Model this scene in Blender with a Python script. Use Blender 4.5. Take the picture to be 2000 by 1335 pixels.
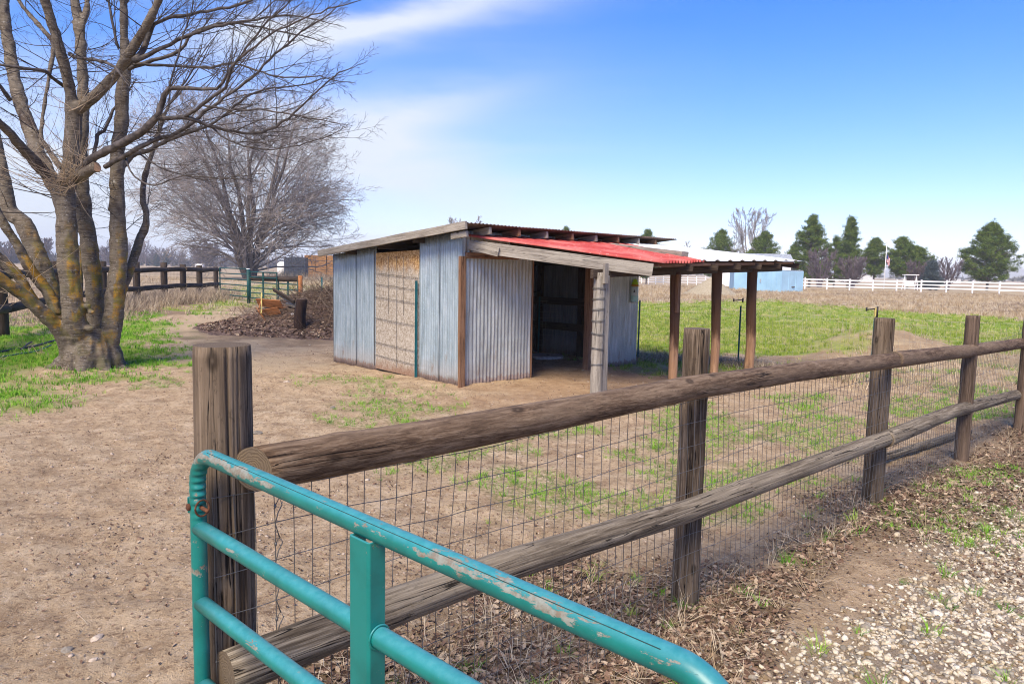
import bpy, math, random
import numpy as np
from mathutils import Vector, Matrix, Quaternion, noise as mnoise
random.seed(7); RNG = np.random.default_rng(11)
R = math.radians
S = bpy.context.scene
for o in list(bpy.data.objects): bpy.data.objects.remove(o)

# ------------------------------------------------------------------ camera
H = 1.62; FPX = 1400.0
PITCH = math.atan(141.5/FPX); ROLL = R(1.15)
_F = Vector((0, math.cos(PITCH), -math.sin(PITCH))); _X = Vector((1, 0, 0)); _U = Vector((0, math.sin(PITCH), math.cos(PITCH)))
CX = _X*math.cos(ROLL)+_U*math.sin(ROLL); CU = _U*math.cos(ROLL)-_X*math.sin(ROLL)
cd = bpy.data.cameras.new('camera'); cam = bpy.data.objects.new('camera', cd); S.collection.objects.link(cam)
cam.matrix_world = Matrix(((CX.x, CU.x, -_F.x, 0), (CX.y, CU.y, -_F.y, 0), (CX.z, CU.z, -_F.z, H), (0, 0, 0, 1)))
cd.sensor_width = 36; cd.lens = FPX/2000*36; cd.clip_start = 0.02; cd.clip_end = 9000
S.camera = cam
S.render.resolution_x = 1024; S.render.resolution_y = 683
# ------------------------------------------------------------------ light
SUN_EL = R(48); SUN_AZ = R(-158)     # azimuth measured clockwise from +Y: behind the left shoulder
w = bpy.data.worlds.new('World'); S.world = w; w.use_nodes = True
wt = w.node_tree; wt.nodes.clear()
def wn(t, **k):
    n = wt.nodes.new(t)
    for a, b in k.items(): setattr(n, a, b)
    return n
sky = wn('ShaderNodeTexSky', sky_type='NISHITA', sun_disc=False, sun_elevation=SUN_EL, sun_rotation=SUN_AZ,
         altitude=800, air_density=1.0, dust_density=0.6, ozone_density=2.6)
hs = wn('ShaderNodeHueSaturation'); hs.inputs['Saturation'].default_value = 1.3; hs.inputs['Value'].default_value = .83
tn = wn('ShaderNodeMixRGB', blend_type='MULTIPLY'); tn.inputs[0].default_value = 1; tn.inputs[2].default_value = (.79, .755, .93, 1)
wt.links.new(sky.outputs[0], tn.inputs[1]); wt.links.new(tn.outputs[0], hs.inputs['Color'])
tc = wn('ShaderNodeTexCoord')
sep = wn('ShaderNodeSeparateXYZ'); wt.links.new(tc.outputs['Generated'], sep.inputs[0])
def wmath(op, a, b=None, c=None, clamp=False):
    n = wn('ShaderNodeMath', operation=op); n.use_clamp = clamp
    for i, v in enumerate((a, b, c)):
        if v is None: continue
        if isinstance(v, (int, float)): n.inputs[i].default_value = v
        else: wt.links.new(v, n.inputs[i])
    return n.outputs[0]
# thin cloud: streaky noise on the dome, thicker low and to the left
zc = wmath('ADD', wmath('MAXIMUM', sep.outputs[2], 0.0), 0.12)
u_ = wmath('DIVIDE', sep.outputs[0], zc); v_ = wmath('DIVIDE', sep.outputs[1], zc)
cmb = wn('ShaderNodeCombineXYZ'); wt.links.new(wmath('MULTIPLY', u_, 0.35), cmb.inputs[0]); wt.links.new(wmath('MULTIPLY', v_, 1.0), cmb.inputs[1])
n1 = wn('ShaderNodeTexNoise'); n1.inputs['Scale'].default_value = 1.1; n1.inputs['Detail'].default_value = 8; n1.inputs['Roughness'].default_value = .52; n1.inputs['Distortion'].default_value = .5
wt.links.new(cmb.outputs[0], n1.inputs['Vector'])
mr = wn('ShaderNodeMapRange', interpolation_type='SMOOTHSTEP'); mr.inputs['From Min'].default_value = .40; mr.inputs['From Max'].default_value = .78
wt.links.new(n1.outputs[0], mr.inputs['Value'])
left = wmath('MULTIPLY_ADD', sep.outputs[0], -1.5, 0.42, True)      # more cloud to the left
low = wn('ShaderNodeMapRange', interpolation_type='SMOOTHSTEP'); low.inputs['From Min'].default_value = .42; low.inputs['From Max'].default_value = -.02
wt.links.new(sep.outputs[2], low.inputs['Value'])
cl1 = wmath('MULTIPLY', wmath('MULTIPLY', mr.outputs[0], left), 1.25, clamp=True)
hor = wmath('MULTIPLY', wmath('POWER', low.outputs[0], 2.2), wmath('MULTIPLY_ADD', left, .42, .16))
# a long wisp high in the picture
def wisp(px, py, ax, ay, tilt, k):
    d = (_F + CX*((px-1000)/FPX) + CU*((667.5-py)/FPX)).normalized()
    rgt = (CX*math.cos(tilt)+CU*math.sin(tilt)); rgt = (rgt-d*rgt.dot(d)).normalized(); up = d.cross(rgt)
    def dot(v):
        n = wn('ShaderNodeVectorMath', operation='DOT_PRODUCT'); wt.links.new(tc.outputs['Generated'], n.inputs[0]); n.inputs[1].default_value = v
        return n.outputs['Value']
    a = wmath('MULTIPLY', dot(rgt), 1/ax)
    nn = wn('ShaderNodeTexNoise'); nn.inputs['Scale'].default_value = 9; nn.inputs['Detail'].default_value = 6
    mp = wn('ShaderNodeMapping'); mp.inputs['Scale'].default_value = (.6, 1, 2.2); wt.links.new(tc.outputs['Generated'], mp.inputs[0]); wt.links.new(mp.outputs[0], nn.inputs['Vector'])
    b = wmath('MULTIPLY', wmath('ADD', dot(up), wmath('MULTIPLY_ADD', nn.outputs[0], .07, -.035)), 1/ay)
    r2 = wmath('ADD', wmath('MULTIPLY', a, a), wmath('MULTIPLY', b, b))
    g = wmath('EXPONENT', wmath('MULTIPLY', r2, -1.0))
    front = wmath('GREATER_THAN', dot(d), 0.0)
    return wmath('MULTIPLY', wmath('MULTIPLY', wmath('MULTIPLY', g, front), k), wmath('MULTIPLY_ADD', nn.outputs[0], 1.2, .35))
ws = wmath('ADD', wisp(790, 34, .17, .022, .12, .95), wisp(560, 66, .10, .03, .05, .7))
ws = wmath('ADD', wmath('ADD', ws, wisp(800, 225, .14, .03, .3, .45)), wisp(830, 350, .22, .05, -.35, .40))
ws = wmath('ADD', ws, wisp(330, 330, .36, .08, .1, .55))
tot = wmath('ADD', wmath('ADD', wmath('MULTIPLY', cl1, .35), hor), ws, clamp=True)
tot = wmath('MINIMUM', tot, .93)
mx = wn('ShaderNodeMixRGB'); wt.links.new(tot, mx.inputs[0]); wt.links.new(hs.outputs[0], mx.inputs[1]); mx.inputs[2].default_value = (2.75, 2.92, 3.2, 1)
bg = wn('ShaderNodeBackground'); bg.inputs['Strength'].default_value = .118
wt.links.new(mx.outputs[0], bg.inputs['Color'])
wo = wn('ShaderNodeOutputWorld'); wt.links.new(bg.outputs[0], wo.inputs['Surface'])
sd = bpy.data.lights.new('sun', 'SUN'); sd.energy = 2.4; sd.angle = R(30); sd.color = (1, .86, .64)
so = bpy.data.objects.new('sun', sd); S.collection.objects.link(so)
sdir = Vector((math.sin(SUN_AZ)*math.cos(SUN_EL), math.cos(SUN_AZ)*math.cos(SUN_EL), math.sin(SUN_EL)))
so.rotation_mode = 'QUATERNION'; so.rotation_quaternion = sdir.to_track_quat('Z', 'Y')
S.view_settings.view_transform = 'Standard'; S.view_settings.look = 'None'; S.view_settings.exposure = 1.45; S.view_settings.gamma = 1
S.cycles.use_fast_gi = False; S.cycles.pixel_filter_type = 'BLACKMAN_HARRIS'; S.cycles.filter_width = 1.05

# ------------------------------------------------------------------ helpers
def ray(px, py): return _F + CX*((px-1000)/FPX) + CU*((667.5-py)/FPX)
def G(px, py, z=0.0):
    r = ray(px, py); s = (z-H)/r.z; return Vector((r.x*s, r.y*s, z))
def D(px, py, y):
    r = ray(px, py); s = y/r.y; return Vector((r.x*s, y, H+r.z*s))
def _hash(ix, iy, seed):
    h = (ix.astype(np.int64)*374761393 + iy.astype(np.int64)*668265263 + seed*2147483647+seed*144665) & 0x7fffffff
    h = (h ^ (h >> 13)) * 1274126177 & 0x7fffffff
    return ((h ^ (h >> 16)) & 0xffff)/65535.0
def vn(x, y, seed=0):
    x = np.asarray(x, float); y = np.asarray(y, float)
    ix = np.floor(x); iy = np.floor(y); fx = x-ix; fy = y-iy
    fx = fx*fx*(3-2*fx); fy = fy*fy*(3-2*fy)
    a = _hash(ix, iy, seed); b = _hash(ix+1, iy, seed); c = _hash(ix, iy+1, seed); d = _hash(ix+1, iy+1, seed)
    return (a*(1-fx)+b*fx)*(1-fy)+(c*(1-fx)+d*fx)*fy
def fbm(x, y, oct=4, seed=0):
    s = 0; a = .5; t = 0
    for k in range(oct):
        s = s+a*vn(x*2**k+17.3*k, y*2**k-9.1*k, seed+k*7); t += a; a *= .5
    return s/t
def sst(a, b, x):
    t = np.clip((x-a)/(b-a), 0, 1); return t*t*(3-2*t)
MOUND = G(1725, 700)
RIM = G(1400, 712)
def T(x, y):
    x = np.asarray(x, float); y = np.asarray(y, float); r = np.sqrt(x*x+y*y)
    near = 1-sst(25, 60, r)
    z = near*((fbm(x*.9, y*.9, 3, 3)-.5)*.07+(fbm(x*5, y*5, 3, 5)-.5)*.045+(fbm(x*23, y*23, 2, 8)-.5)*.012)
    z = z-.42*sst(88, 130, y)
    z = z+sst(30, 60, r)*(fbm(x*.12, y*.12, 3, 31)-.5)*.25
    dx = (x-MOUND.x); dy = (y-MOUND.y-.5)
    z = z+.58*np.exp(-(dx*dx/1.3+dy*dy/1.2))*(.8+.4*fbm(x*3, y*3, 3, 41))+.16*np.exp(-((dx-1.6)**2/1.2+(dy+.1)**2/.8))
    return z
def Tz(x, y): return float(T(np.array([x]), np.array([y]))[0])
def obj_raw(name, me, mat=None, parent=None):
    o = bpy.data.objects.new(name, me); S.collection.objects.link(o)
    if mat is not None: me.materials.append(mat)
    if parent is not None: o.parent = parent
    return o
def tag(o, label=None, cat=None, group=None, kind=None):
    if label: o['label'] = label
    if cat: o['category'] = cat
    if group: o['group'] = group
    if kind: o['kind'] = kind
    return o
def thing(name, label, cat, loc=(0, 0, 0), group=None):
    o = bpy.data.objects.new(name, None); S.collection.objects.link(o); o.location = loc; o.empty_display_size = .1
    return tag(o, label, cat, group)
def mesh_np(name, V, F, smooth=False, attr=None):
    """V (n,3); F list of arrays (m,k)"""
    me = bpy.data.meshes.new(name)
    if not isinstance(F, (list, tuple)): F = [F]
    F = [np.asarray(f, dtype=np.int32) for f in F if len(f)]
    V = np.asarray(V, dtype=np.float32)
    nl = sum(f.size for f in F); nf = sum(len(f) for f in F)
    me.vertices.add(len(V)); me.vertices.foreach_set('co', V.ravel())
    me.loops.add(nl); me.loops.foreach_set('vertex_index', np.concatenate([f.ravel() for f in F]))
    me.polygons.add(nf)
    sizes = np.concatenate([np.full(len(f), f.shape[1]) for f in F]); st = np.concatenate([[0], np.cumsum(sizes)[:-1]])
    me.polygons.foreach_set('loop_start', st.astype(np.int32))
    me.polygons.foreach_set('use_smooth', np.full(nf, smooth))
    me.update(calc_edges=True)
    if attr:
        for k, a in attr.items():
            a = np.asarray(a, dtype=np.float32)
            if a.ndim == 1:
                at = me.attributes.new(k, 'FLOAT', 'POINT'); at.data.foreach_set('value', a)
            else:
                at = me.attributes.new(k, 'FLOAT_COLOR', 'POINT'); at.data.foreach_set('color', a.ravel())
    return me
class MB:
    """collects polygons, links them as ONE mesh"""
    def __init__(s): s.v = []; s.f = []
    def add(s, vs, fs):
        n = len(s.v); s.v += [tuple(v) for v in vs]; s.f += [tuple(i+n for i in f) for f in fs]; return s
    def box(s, c, size, rz=0.0, jit=0):
        cx, cy, cz = c; a, b, h = size[0]/2, size[1]/2, size[2]/2; vs = []
        for z in (-h, h):
            for x, y in ((-a, -b), (a, -b), (a, b), (-a, b)):
                X = x*math.cos(rz)-y*math.sin(rz); Y = x*math.sin(rz)+y*math.cos(rz); vs.append((cx+X, cy+Y, cz+z))
        return s.add(vs, [(3, 2, 1, 0), (4, 5, 6, 7), (0, 1, 5, 4), (1, 2, 6, 5), (2, 3, 7, 6), (3, 0, 4, 7)])
    def tube(s, pts, rad, n=8, cap=True):
        pts = [Vector(p) for p in pts]; k = len(pts)
        if isinstance(rad, (int, float)): rad = [rad]*k
        t0 = (pts[1]-pts[0]).normalized(); a = t0.orthogonal().normalized(); vs = []
        for i, p in enumerate(pts):
            t = (pts[min(i+1, k-1)]-pts[max(i-1, 0)]).normalized()
            a = (a-t*a.dot(t)).normalized(); b = t.cross(a)
            for j in range(n):
                th = 2*math.pi*j/n; vs.append(p+(a*math.cos(th)+b*math.sin(th))*rad[i])
        fs = [(i*n+j, i*n+(j+1) % n, (i+1)*n+(j+1) % n, (i+1)*n+j) for i in range(k-1) for j in range(n)]
        if cap: fs += [tuple(range(n-1, -1, -1)), tuple((k-1)*n+j for j in range(n))]
        return s.add(vs, fs)
    def ball(s, c, r, sc=(1, 1, 1), nu=8, nv=6):
        vs = [(c[0], c[1], c[2]-r*sc[2])]
        for i in range(1, nv):
            ph = -math.pi/2+math.pi*i/nv
            for j in range(nu):
                th = 2*math.pi*j/nu; vs.append((c[0]+r*sc[0]*math.cos(ph)*math.cos(th), c[1]+r*sc[1]*math.cos(ph)*math.sin(th), c[2]+r*sc[2]*math.sin(ph)))
        vs.append((c[0], c[1], c[2]+r*sc[2])); m = len(vs)-1
        fs = [(0, 1+(j+1) % nu, 1+j) for j in range(nu)]
        for i in range(nv-2):
            for j in range(nu): fs.append((1+i*nu+j, 1+i*nu+(j+1) % nu, 1+(i+1)*nu+(j+1) % nu, 1+(i+1)*nu+j))
        fs += [(m, 1+(nv-2)*nu+j, 1+(nv-2)*nu+(j+1) % nu) for j in range(nu)]
        return s.add(vs, fs)
    def build(s, name, mat, parent=None, smooth=False, bevel=0):
        me = bpy.data.meshes.new(name); off = parent.location if parent is not None and parent.parent is None else Vector((0, 0, 0))
        if parent is not None and parent.parent is not None: off = parent.parent.location+parent.location
        me.from_pydata([(v[0]-off[0], v[1]-off[1], v[2]-off[2]) for v in s.v], [], s.f); me.update()
        if smooth: me.polygons.foreach_set('use_smooth', [True]*len(me.polygons))
        o = obj_raw(name, me, mat, parent)
        if bevel:
            b = o.modifiers.new('bevel', 'BEVEL'); b.width = bevel; b.segments = 2; b.limit_method = 'ANGLE'
        return o
def offset_of(parent):
    v = Vector((0, 0, 0))
    while parent is not None: v = v+parent.location; parent = parent.parent
    return v
def place(o, p0, p1, parent, up=None):
    """local +Z of o runs p0 -> p1 ; origin at p0"""
    d = (Vector(p1)-Vector(p0)); z = d.normalized()
    u = Vector(up) if up is not None else Vector((.13, .31, .9))
    if abs(u.dot(z)) > .98: u = Vector((0, 1, 0))
    x = (u-z*u.dot(z)).normalized(); y = z.cross(x)
    m = Matrix((x, y, z)).transposed().to_4x4()
    o.rotation_mode = 'QUATERNION'; o.rotation_quaternion = m.to_quaternion(); o.location = Vector(p0)-offset_of(parent)
_seed = [0]
def log(name, pts, rad, mat, parent, n=28, wob=.03, label=None, step=.06, knots=4, cut=0, checks=()):
    """round pole through pts, mesh laid along local Z"""
    pts = [Vector(p) for p in pts]; _seed[0] += 1; sd_ = _seed[0]*13.7
    p0, p1 = pts[0], pts[-1]; L = (p1-p0).length
    o = bpy.data.objects.new(name, None)
    d = (p1-p0).normalized(); u = Vector((0, 0, 1)) if abs(d.z) < .9 else Vector((0, 1, 0))
    x = (u-d*u.dot(d)).normalized(); y = d.cross(x)
    if isinstance(rad, (int, float)): rad = [rad]*len(pts)
    lp = [Vector(((p-p0).dot(x), (p-p0).dot(y), (p-p0).dot(d))) for p in pts]
    m = max(3, int(L/step)); V = []; zs = [q.z for q in lp]
    kn = [(random.uniform(0, L), random.uniform(0, 6.28), random.uniform(.03, .06)) for _ in range(knots)]
    for i in range(m+1):
        z = L*i/m
        X = np.interp(z, zs, [q.x for q in lp]); Y = np.interp(z, zs, [q.y for q in lp]); r = np.interp(z, zs, rad)
        er = .975 if i in (0, m) else 1
        for j in range(n):
            th = 2*math.pi*j/n
            q = 1+wob*mnoise.noise(Vector((math.cos(th)*1.2+sd_, math.sin(th)*1.2, z*1.3)))*2+wob*.6*mnoise.noise(Vector((math.cos(th)*4+sd_, math.sin(th)*4, z*.7)))
            for kz, ka, ks in kn:
                da = (th-ka+math.pi) % (2*math.pi)-math.pi
                q += .09*math.exp(-((z-kz)/ks)**2-(da*r/ks)**2)
            for ca_, cd_, cw_ in checks:
                da = (th-ca_-.10*mnoise.noise(Vector((z*1.7, sd_, ca_)))*2+math.pi) % (2*math.pi)-math.pi
                q -= cd_*max(.25, min(1, .7+1.2*mnoise.noise(Vector((z*2.1, ca_*5, sd_)))))*math.exp(-(da/cw_)**2)
            V.append((X+math.cos(th)*r*q*er, Y+math.sin(th)*r*q*er, z+cut*math.sin(th)*r*q*max(0, 1-z/.3)))
    Fq = [(i*n+j, i*n+(j+1) % n, (i+1)*n+(j+1) % n, (i+1)*n+j) for i in range(m) for j in range(n)]
    # slightly dished sawn ends
    c0 = len(V); V.append((lp[0].x, lp[0].y, -.002)); c1 = len(V); V.append((lp[-1].x, lp[-1].y, L+.002))
    Ft = [(c0, (j+1) % n, j) for j in range(n)]+[(c1, m*n+j, m*n+(j+1) % n) for j in range(n)]
    me = bpy.data.meshes.new(name); me.from_pydata(V, [], Fq+Ft); me.update()
    sm = [True]*len(Fq)+[False]*len(Ft); me.polygons.foreach_set('use_smooth', sm)
    o = obj_raw(name, me, mat, parent); me.materials.append(M['end']); me.polygons.foreach_set('material_index', [0]*len(Fq)+[1]*len(Ft))
    o.rotation_mode = 'QUATERNION'; o.rotation_quaternion = Matrix((x, y, d)).transposed().to_quaternion(); o.location = p0-offset_of(parent)
    if label: o['label'] = label
    return o
def board(name, p0, p1, wd, th, mat, parent, up=(0, 0, 1), warp=.004, label=None):
    """sawn board from p0 to p1; wd along 'up', th across"""
    _seed[0] += 1; L = (Vector(p1)-Vector(p0)).length; m = max(2, int(L/.15)); V = []
    for i in range(m+1):
        z = L*i/m; wx = warp*mnoise.noise(Vector((z*1.1, _seed[0]*3.1, 0)))*2; wy = warp*mnoise.noise(Vector((z*1.3, _seed[0]*5.1, 7)))*2
        for a, b in ((-.5, -.5), (.5, -.5), (.5, .5), (-.5, .5)): V.append((a*wd+wx, b*th+wy, z))
    Fq = [(i*4+j, i*4+(j+1) % 4, i*4+4+(j+1) % 4, i*4+4+j) for i in range(m) for j in range(4)]+[(3, 2, 1, 0), (m*4, m*4+1, m*4+2, m*4+3)]
    me = bpy.data.meshes.new(name); me.from_pydata(V, [], Fq); me.update()
    o = obj_raw(name, me, mat, parent); place(o, p0, p1, parent, up)
    b = o.modifiers.new('bevel', 'BEVEL'); b.width = min(.004, th*.2); b.segments = 2; b.limit_method = 'ANGLE'
    if label: o['label'] = label
    return o
def tubes_np(lines, n=3):
    """many thin tapering polylines -> V,F arrays; line = (pts list, r0, r1)"""
    Vs = []; Fs = []; base = 0; cs = [(math.cos(2*math.pi*j/n), math.sin(2*math.pi*j/n)) for j in range(n)]
    groups = {}
    for ln in lines: groups.setdefault(len(ln[0]), []).append(ln)
    for k, gs in groups.items():
        P = np.array([[tuple(p) for p in g[0]] for g in gs], float); m = len(gs)
        r = np.array([[g[1]+(g[2]-g[1])*i/(k-1) for i in range(k)] for g in gs])
        t = np.empty_like(P); t[:, 1:-1] = P[:, 2:]-P[:, :-2]; t[:, 0] = P[:, 1]-P[:, 0]; t[:, -1] = P[:, -1]-P[:, -2]
        t /= np.linalg.norm(t, axis=2, keepdims=True)+1e-9
        ref = np.where(np.abs(t[:, :1, 2:3]) > .9, np.array([[[1., 0, 0]]]), np.array([[[0., 0, 1.]]])); ref = np.broadcast_to(ref, P.shape)
        a = np.cross(t, ref); a /= np.linalg.norm(a, axis=2, keepdims=True)+1e-9; b = np.cross(t, a)
        V = np.stack([P+(a*c+b*s)*r[..., None] for c, s in cs], axis=2)   # m,k,n,3
        idx = np.arange(m*k*n).reshape(m, k, n)+base
        nx = np.roll(idx, -1, axis=2)
        F = np.stack([idx[:, :-1], nx[:, :-1], nx[:, 1:], idx[:, 1:]], axis=-1).reshape(-1, 4)
        Vs.append(V.reshape(-1, 3)); Fs.append(F); base += m*k*n
    return np.concatenate(Vs), np.concatenate(Fs)
def scatter(name, pos, tmpl, scale, mat, parent=None, tilt=.3, rz=None, smooth=False, squash=None):
    """pos (N,3); tmpl list of (V,F tri/quads)"""
    N = len(pos); which = RNG.integers(0, len(tmpl), N); Vs = []; Fs = []; ts = []; base = 0
    if rz is None: rz = RNG.uniform(0, 2*np.pi, N)
    tx = RNG.normal(0, tilt, N); ty = RNG.normal(0, tilt, N); tint = RNG.uniform(0, 1, N)
    for q, (tv, tf) in enumerate(tmpl):
        I = np.where(which == q)[0]
        if not len(I): continue
        tv = np.asarray(tv, float); tf = np.asarray(tf); c, s_ = np.cos(rz[I]), np.sin(rz[I])
        sc = scale[I]; sc = sc if sc.ndim == 2 else np.stack([sc]*3, 1)
        v = tv[None]*sc[:, None]
        x, y, z = v[..., 0], v[..., 1], v[..., 2]
        ca, sa = np.cos(tx[I])[:, None], np.sin(tx[I])[:, None]; y, z = y*ca-z*sa, y*sa+z*ca
        cb, sb = np.cos(ty[I])[:, None], np.sin(ty[I])[:, None]; x, z = x*cb+z*sb, -x*sb+z*cb
        x, y = x*c[:, None]-y*s_[:, None], x*s_[:, None]+y*c[:, None]
        V = np.stack([x, y, z], -1)+pos[I][:, None]
        F = tf[None]+(np.arange(len(I))*len(tv))[:, None, None]+base
        Vs.append(V.reshape(-1, 3)); Fs.append(F.reshape(-1, tf.shape[1])); ts.append(np.repeat(tint[I], len(tv))); base += len(I)*len(tv)
    if not Vs: return None
    k = max(f.shape[1] for f in Fs)
    me = mesh_np(name, np.concatenate(Vs), Fs, smooth, {'tint': np.concatenate(ts)})
    return obj_raw(name, me, mat, parent)

# ------------------------------------------------------------------ materials
class NT:
    def __init__(s, name):
        s.m = bpy.data.materials.new(name); s.m.use_nodes = True; s.t = s.m.node_tree; s.b = s.t.nodes['Principled BSDF']; s.co = s.t.nodes.new('ShaderNodeTexCoord')
        s.b.inputs['Roughness'].default_value = .85; s.b.inputs['Specular IOR Level'].default_value = .25
    def lk(s, v, inp):
        if isinstance(v, (int, float)): inp.default_value = v
        elif isinstance(v, (tuple, list)): inp.default_value = tuple(v)+((1,) if len(v) == 3 and len(inp.default_value) == 4 else ())
        else: s.t.links.new(v, inp)
    def noise(s, scale, detail=4, rough=.55, vec=None, dist=0, stretch=None, out=0, w=None):
        n = s.t.nodes.new('ShaderNodeTexNoise'); n.inputs['Scale'].default_value = scale; n.inputs['Detail'].default_value = detail; n.inputs['Roughness'].default_value = rough; n.inputs['Distortion'].default_value = dist
        v = vec if vec is not None else s.co.outputs['Object']
        if stretch: v = s.map(v, stretch)
        s.t.links.new(v, n.inputs['Vector']); return n.outputs[out]
    def map(s, v, sc, loc=None):
        m = s.t.nodes.new('ShaderNodeMapping'); m.inputs['Scale'].default_value = sc
        if loc: m.inputs['Location'].default_value = loc
        s.t.links.new(v, m.inputs[0]); return m.outputs[0]
    def vor(s, scale, vec=None, stretch=None, feature='F1', out='Distance', rnd=1):
        n = s.t.nodes.new('ShaderNodeTexVoronoi'); n.feature = feature; n.inputs['Scale'].default_value = scale; n.inputs['Randomness'].default_value = rnd
        v = vec if vec is not None else s.co.outputs['Object']
        if stretch: v = s.map(v, stretch)
        s.t.links.new(v, n.inputs['Vector']); return n.outputs[out]
    def ramp(s, v, stops, interp='LINEAR'):
        n = s.t.nodes.new('ShaderNodeValToRGB'); e = n.color_ramp.elements; n.color_ramp.interpolation = interp
        while len(e) < len(stops): e.new(.5)
        for i, (p, c) in enumerate(stops): e[i].position = p; e[i].color = (tuple(c)+(1,)) if not isinstance(c, (int, float)) else (c, c, c, 1)
        s.t.links.new(v, n.inputs[0]); return n.outputs[0]
    def mr(s, v, a, b, c=0, d=1):
        n = s.t.nodes.new('ShaderNodeMapRange'); n.interpolation_type = 'SMOOTHSTEP'
        s.lk(v, n.inputs['Value'])
        for k, q in (('From Min', a), ('From Max', b), ('To Min', c), ('To Max', d)): n.inputs[k].default_value = q
        return n.outputs[0]
    def mix(s, f, a, b, mode='MIX'):
        n = s.t.nodes.new('ShaderNodeMixRGB'); n.blend_type = mode
        s.lk(f, n.inputs[0]); s.lk(a, n.inputs[1]); s.lk(b, n.inputs[2]); return n.outputs[0]
    def math(s, op, a, b=0, clamp=False):
        n = s.t.nodes.new('ShaderNodeMath'); n.operation = op; n.use_clamp = clamp
        s.lk(a, n.inputs[0]); s.lk(b, n.inputs[1]); return n.outputs[0]
    def attr(s, name, out='Fac'):
        n = s.t.nodes.new('ShaderNodeAttribute'); n.attribute_name = name; return n.outputs[out]
    def sepxyz(s, v):
        n = s.t.nodes.new('ShaderNodeSeparateXYZ'); s.t.links.new(v, n.inputs[0]); return n.outputs
    def bump(s, h, strength=.5, dist=.01, prev=None):
        n = s.t.nodes.new('ShaderNodeBump'); n.inputs['Strength'].default_value = strength; n.inputs['Distance'].default_value = dist
        s.lk(h, n.inputs['Height'])
        if prev is not None: s.t.links.new(prev, n.inputs['Normal'])
        s.t.links.new(n.outputs[0], s.b.inputs['Normal']); return n.outputs[0]
    def rnd(s):
        n = s.t.nodes.new('ShaderNodeObjectInfo'); return n.outputs['Random']
    def col(s, c): s.lk(c, s.b.inputs['Base Color']); return s
    def rough(s, v): s.lk(v, s.b.inputs['Roughness']); return s
    def metal(s, v): s.lk(v, s.b.inputs['Metallic']); return s
def flat(name, c, rough=.7, metal=0, var=.25, scale=6):
    n = NT(name); f = n.noise(scale, 4); a = tuple(x*(1-var) for x in c); b = tuple(min(1, x*(1+var)) for x in c)
    n.col(n.mix(n.mr(f, .3, .7), a, b)); n.rough(rough); n.metal(metal); return n.m
def wood(name, dark, mid, light, crack=.62, gs=1.0, rough=.85, bstr=.9, peel=None, zs=1.0):
    n = NT(name); r = n.rnd(); off = n.math('MULTIPLY', r, 37.0)
    vm = n.t.nodes.new('ShaderNodeVectorMath'); vm.operation = 'ADD'; n.t.links.new(n.co.outputs['Object'], vm.inputs[0]); n.t.links.new(off, vm.inputs[1]); v = vm.outputs[0]
    big = n.noise(1.0, 3, vec=v, stretch=(6*gs, 6*gs, 1.3))
    fine = n.noise(1.0, 6, .72, vec=v, stretch=(110*gs, 110*gs, 3.5*zs), dist=.5)
    med = n.noise(1.0, 6, .68, vec=v, stretch=(38*gs, 38*gs, 1.5*zs), dist=.8)
    spk = n.noise(1.0, 4, .7, vec=v, stretch=(70, 70, 30))
    cr = n.noise(1.0, 3, .5, vec=v, stretch=(34*gs, 34*gs, .7), dist=.3)
    crl = n.math('ABSOLUTE', n.math('SUBTRACT', cr, .5)); crm = n.mr(crl, .0, .011, 1, 0)
    gate = n.mr(n.noise(1.0, 2, vec=v, stretch=(7, 7, 1.8)), crack-.06, crack+.02)
    crm = n.math('MULTIPLY', crm, gate)
    c = n.ramp(fine, [(.39, dark), (.5, mid), (.61, light)])
    c2 = n.ramp(med, [(.38, dark), (.5, mid), (.62, light)])
    c = n.mix(.5, c, c2)
    c = n.mix(n.mr(big, .4, .65, 0, .45), c, light)
    c = n.mix(n.mr(spk, .55, .70, 0, .45), c, tuple(x*.5 for x in dark))
    kn = n.vor(1.0, vec=v, stretch=(8, 8, 4.2)); km = n.mr(kn, .07, .16, 1, 0); kr = n.mr(kn, .0, .05, 1, 0)
    c = n.mix(n.math('MULTIPLY', km, .7), c, tuple(x*.5 for x in dark))
    c = n.mix(n.math('MULTIPLY', kr, .7), c, tuple(x*.75 for x in light)); c = n.mix(crm, c, tuple(x*.25 for x in dark))
    if peel:
        zz9 = n.math('ADD', n.sepxyz(n.co.outputs['Object'])[2], n.math('MULTIPLY', n.noise(1, 4, .6, vec=v, stretch=(9, 9, 2.2)), 1.1)); c = n.mix(n.mr(zz9, 1.05, 1.45, .0, .85), n.mix(.45, c, peel), tuple(x*.9 for x in dark))
    n.col(c); n.rough(rough)
    h = n.math('ADD', n.math('MULTIPLY', fine, .6), n.math('MULTIPLY', med, .7)); h = n.math('SUBTRACT', h, n.math('MULTIPLY', crm, 1.4))
    n.bump(h, bstr, .007); return n.m
M = {}
M['pole'] = wood('brown_pole_wood', (.034, .019, .011), (.108, .066, .038), (.27, .195, .13), .62, zs=3.2)
M['pole_grey'] = wood('weathered_pole_wood', (.045, .033, .022), (.140, .110, .076), (.34, .29, .22), .46)
M['post'] = wood('weathered_post_wood', (.028, .018, .011), (.095, .066, .042), (.25, .19, .135), .46)
M['post_dark'] = wood('dark_post_wood', (.022, .014, .010), (.075, .050, .034), (.19, .135, .10), .5)
M['timber_grey'] = wood('grey_timber', (.12, .10, .08), (.27, .24, .205), (.42, .385, .33), .58, rough=.9)
M['timber_brown'] = wood('brown_timber', (.075, .038, .02), (.20, .105, .058), (.34, .20, .12), .55)
M['timber_red'] = wood('stained_peeled_pole', (.05, .018, .009), (.22, .09, .04), (.50, .31, .18), .5, peel=(.48, .30, .18))
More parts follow.
